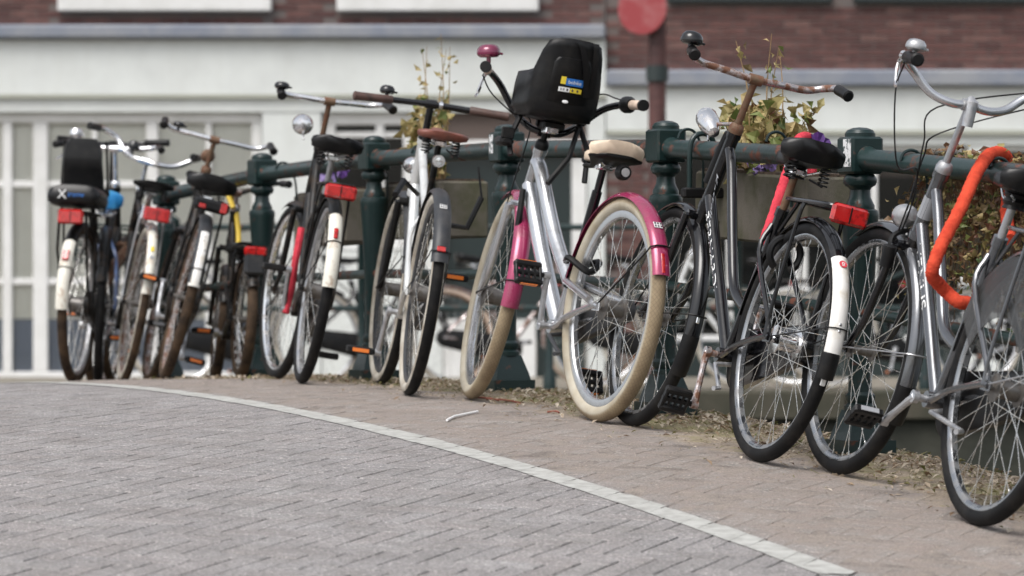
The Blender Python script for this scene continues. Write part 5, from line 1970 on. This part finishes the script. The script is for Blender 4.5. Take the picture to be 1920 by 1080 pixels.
# dry ivy spilling over that box
h = e4['_h']
iv = empty('ivy', in_box(e4, 0, 0, h))
tag(iv, 'dry brown and green ivy hanging over the flower box beside the grey bicycle', 'plant')
st_, lf = MB(), MB()
for i in range(95):
    y0 = rnd.uniform(-.34, .36)
    x0 = rnd.uniform(-.06, .08)
    sd = -1 if rnd.random() < .75 else 1
    ln = rnd.uniform(.05, .22) if rnd.random() < .75 else rnd.uniform(.2, .36)
    P0 = V((x0, y0, h))
    tip = V((sd * rnd.uniform(.115, .15), y0 + rnd.uniform(-.08, .08), h - ln))
    pts = [e4.matrix_basis @ p - iv.location for p in cat([P0, V((sd * .09, y0, h + rnd.uniform(.03, .15))), V((sd * .13, (y0 + tip.y) / 2, h - ln * .4)), tip], 5)]
    st_.tube(pts, .0012, 4)
    for j in range(int(15 + ln * 105)):
        f = rnd.uniform(0, 1) * (len(pts) - 1)
        p = pts[int(f)].lerp(pts[min(len(pts) - 1, int(f) + 1)], f % 1) + V((rnd.gauss(0, .014), rnd.gauss(0, .014), rnd.gauss(0, .014)))
        leaf_quads(lf, p, rnd.uniform(.016, .040), rnd.choices((0, 1, 2), (6, 2, 3))[0])
for i in range(14):
    # long loose tendrils at the near end
    y0 = rnd.uniform(-.36, -.22)
    pts = [e4.matrix_basis @ p - iv.location for p in cat([V((0, y0, h)), V((-.10, y0 - .05, h + .02)), V((-.13, y0 - rnd.uniform(.06, .12), h - .12)), V((-.13, y0 - rnd.uniform(.02, .12), h - rnd.uniform(.22, .42)))], 6)]
    st_.tube(pts, .0016, 4)
    for j in range(34):
        f = rnd.uniform(.2, 1) * (len(pts) - 1)
        p = pts[int(f)].lerp(pts[min(len(pts) - 1, int(f) + 1)], f % 1) + V((rnd.gauss(0, .011), rnd.gauss(0, .011), rnd.gauss(0, .011)))
        leaf_quads(lf, p, rnd.uniform(.014, .032), rnd.choices((0, 1, 2), (7, 1, 2))[0])
st_.build('stems', M('dark_ivy_stem', (.10, .06, .035), .8), iv, 60)
lf.build('leaves', [LD, LG, LY], iv, 0)

# U-lock hanging on the rail behind the black bicycle
q = MB()
c = W(11.72, T_RAIL, .905)
tdir = V((CA, SA, 0))
for_y = V((-SA, CA, 0))
q.tube(cat([c - tdir * .048 + V((0, 0, -.13)), c - tdir * .046 + V((0, 0, 0)), c - tdir * .03 + V((0, 0, .042)), c + V((0, 0, .054)), c + tdir * .03 + V((0, 0, .042)), c + tdir * .046, c + tdir * .048 + V((0, 0, -.13))], 6), .009, 10)
q.box(c + V((0, 0, -.145)), (.15, .035, .035), rot=Mx.Rotation(ANG, 4, 'Z'), bev=.006, mat=1)
tag(q.build('u_lock', [MT['green_iron'], MT['blackp']]), 'dark U-shaped lock hanging on the rail beside the rusty handlebar stem', 'lock')

# ------------------------------------------------------------------ bicycles across the canal
def far_ground(x, y):
    return QZ0 + (QZ1 - QZ0) * (y - QY0) / (QY1 - QY0)


FARB = [
    (590, 715, 27.0, 'black', 'whitewall', 'alu', 'step', 'far bicycle with white tyres seen between the chrome-lamp and white bicycles'),
    (835, 1010, 26.6, 'chrome_rusty', 'cream_grip', 'rusty', 'diamond', 'far bicycle with tan tyres seen left of the magenta mudguard'),
    (1120, 1290, 26.6, 'green_iron', 'whitewall', 'silver', 'step', 'far green bicycle with white tyres seen through the cream rear wheel'),
    (1490, 1330, 27.2, 'white_silver', 'whitewall', 'silver', 'step', 'far white bicycle seen through the black bicycle frame'),
    (1560, 1730, 26.7, 'green_iron', 'whitewall', 'alu', 'diamond', 'far dark green bicycle seen through the grey bicycle front wheel'),
    (1765, 1935, 27.4, 'grey_paint', 'rubber', 'alu', 'step', 'far grey bicycle seen behind the orange lock'),
    (330, 470, 27.3, 'black_old', 'whitewall', 'chrome', 'step', 'far black bicycle seen under the small muddy-wheeled bicycle'),
]
for xa, xb, dep, fm, tyre, rim, kind, lb in FARB:
    ra, fb = at(xa, 540, dep), at(xb, 540, dep + .15)
    dirv = (fb - ra)
    dirv.z = 0
    dirv.normalize()
    fpos = ra + dirv * 1.05
    b = Bike(lb, (ra.x, ra.y), (fpos.x, fpos.y), -4 if xb > xa else 4, R=.35, group='bicycles parked across the canal', ground=far_ground)
    b.frame(kind, MT[fm], 1.1)
    b.fork(MT[fm])
    b.wheel(True, tyre, rim=rim, rt=.02, seg=40, spokes=24)
    b.wheel(False, tyre, rim=rim, rt=.02, seg=40, spokes=24)
    b.guards(MT[fm], (20, 170), (60, 190))
    b.stem(MT['alu'])
    b.bars([(0, 0, 0), (.01, .10, .01), (.01, .19, .03), (-.05, .235, .03), (-.14, .25, .02)], MT['chrome'])
    b.saddle(.2, .93, MT['black_vinyl'])
    b.cranks(rnd.choice((20, -40, 75)), 'alu')
    b.chain_case(MT['blackp'])
    b.rack(MT['black_old'])
    b.rear_light((.09, .045))

# ------------------------------------------------------------------ litter on the ground
def scatter(name, n, fn, smin, smax, mats, wts, label, curl=.4):
    q = MB()
    for _ in range(n):
        s, t = fn()
        p = W(s, t, .002)
        sz = rnd.uniform(smin, smax)
        a = rnd.uniform(0, 6.28)
        d_ = V((math.cos(a), math.sin(a), rnd.uniform(-.1, curl)))
        sd = V((-math.sin(a), math.cos(a), rnd.uniform(-.15, .3))) * rnd.uniform(.25, .5)
        m_ = rnd.choices(range(len(mats)), wts)[0]
        mid = p + d_ * sz * .5 + V((0, 0, sz * rnd.uniform(.02, .22)))
        q.add([p, mid + sd * sz * .6, p + d_ * sz, mid - sd * sz * .6], [(0, 1, 2), (0, 2, 3)], m_)
    return tag(q.build(name, mats, None, 0), label, 'litter', kind='stuff')


def near_rail():
    s = rnd.uniform(7.6, 17.5)
    t = T_EDGE - .01 - abs(rnd.gauss(0, .24))
    return s, max(4.7, t)


def anywhere():
    return rnd.uniform(7.6, 16), rnd.uniform(4.45, 5.6)


scatter('leaf_litter', 9000, near_rail, .008, .034, [MT['litter'], MT['litter_pale'], MT['moss']], [4, 9, 2], 'brown leaf litter and dirt along the foot of the railing', .6)
scatter('moss', 5200, near_rail, .004, .011, [MT['moss']], [1], 'low moss along the foot of the railing', 1.2)
scatter('grit', 1800, anywhere, .003, .009, [MT['litter_pale'], MT['litter']], [5, 3], 'pale grit scattered over the paving beside the bicycles')
hs_, ht_ = 0, 0


def ground_at(px, py):
    """the deck point seen at a pixel"""
    dz = 6.0
    while dz < 17:
        p = at(px, py, dz)
        if p.z < gxy(p.x, p.y):
            return p
        dz += .01
    return at(px, py, 14)


p0, p1, p2 = ground_at(838, 791), ground_at(852, 784), ground_at(895, 775)
up_ = V((0, 0, .006))
tag(MB().tube([p0 + up_, p1 + up_, p2 + up_], .0045, 8).build('drinking_straw', MT['straw']), 'bent white drinking straw lying on the paving', 'straw')
for px0, py0, px1, py1, lb in ((878, 747, 935, 752, 'long thin reddish twig below the cream front wheel'), (912, 750, 975, 757, 'reddish twig right of the cream front wheel'), (1026, 774, 1048, 775, 'short dark red twig left of the cream rear wheel')):
    a_, b_ = ground_at(px0, py0), ground_at(px1, py1)
    tag(MB().tube(cat([a_ + V((0, 0, .003)), (a_ + b_) / 2 + V((.01, .01, .006)), b_ + V((0, 0, .003))], 4), .0035, 6).build('twig', MT['twig']), lb, 'twig')
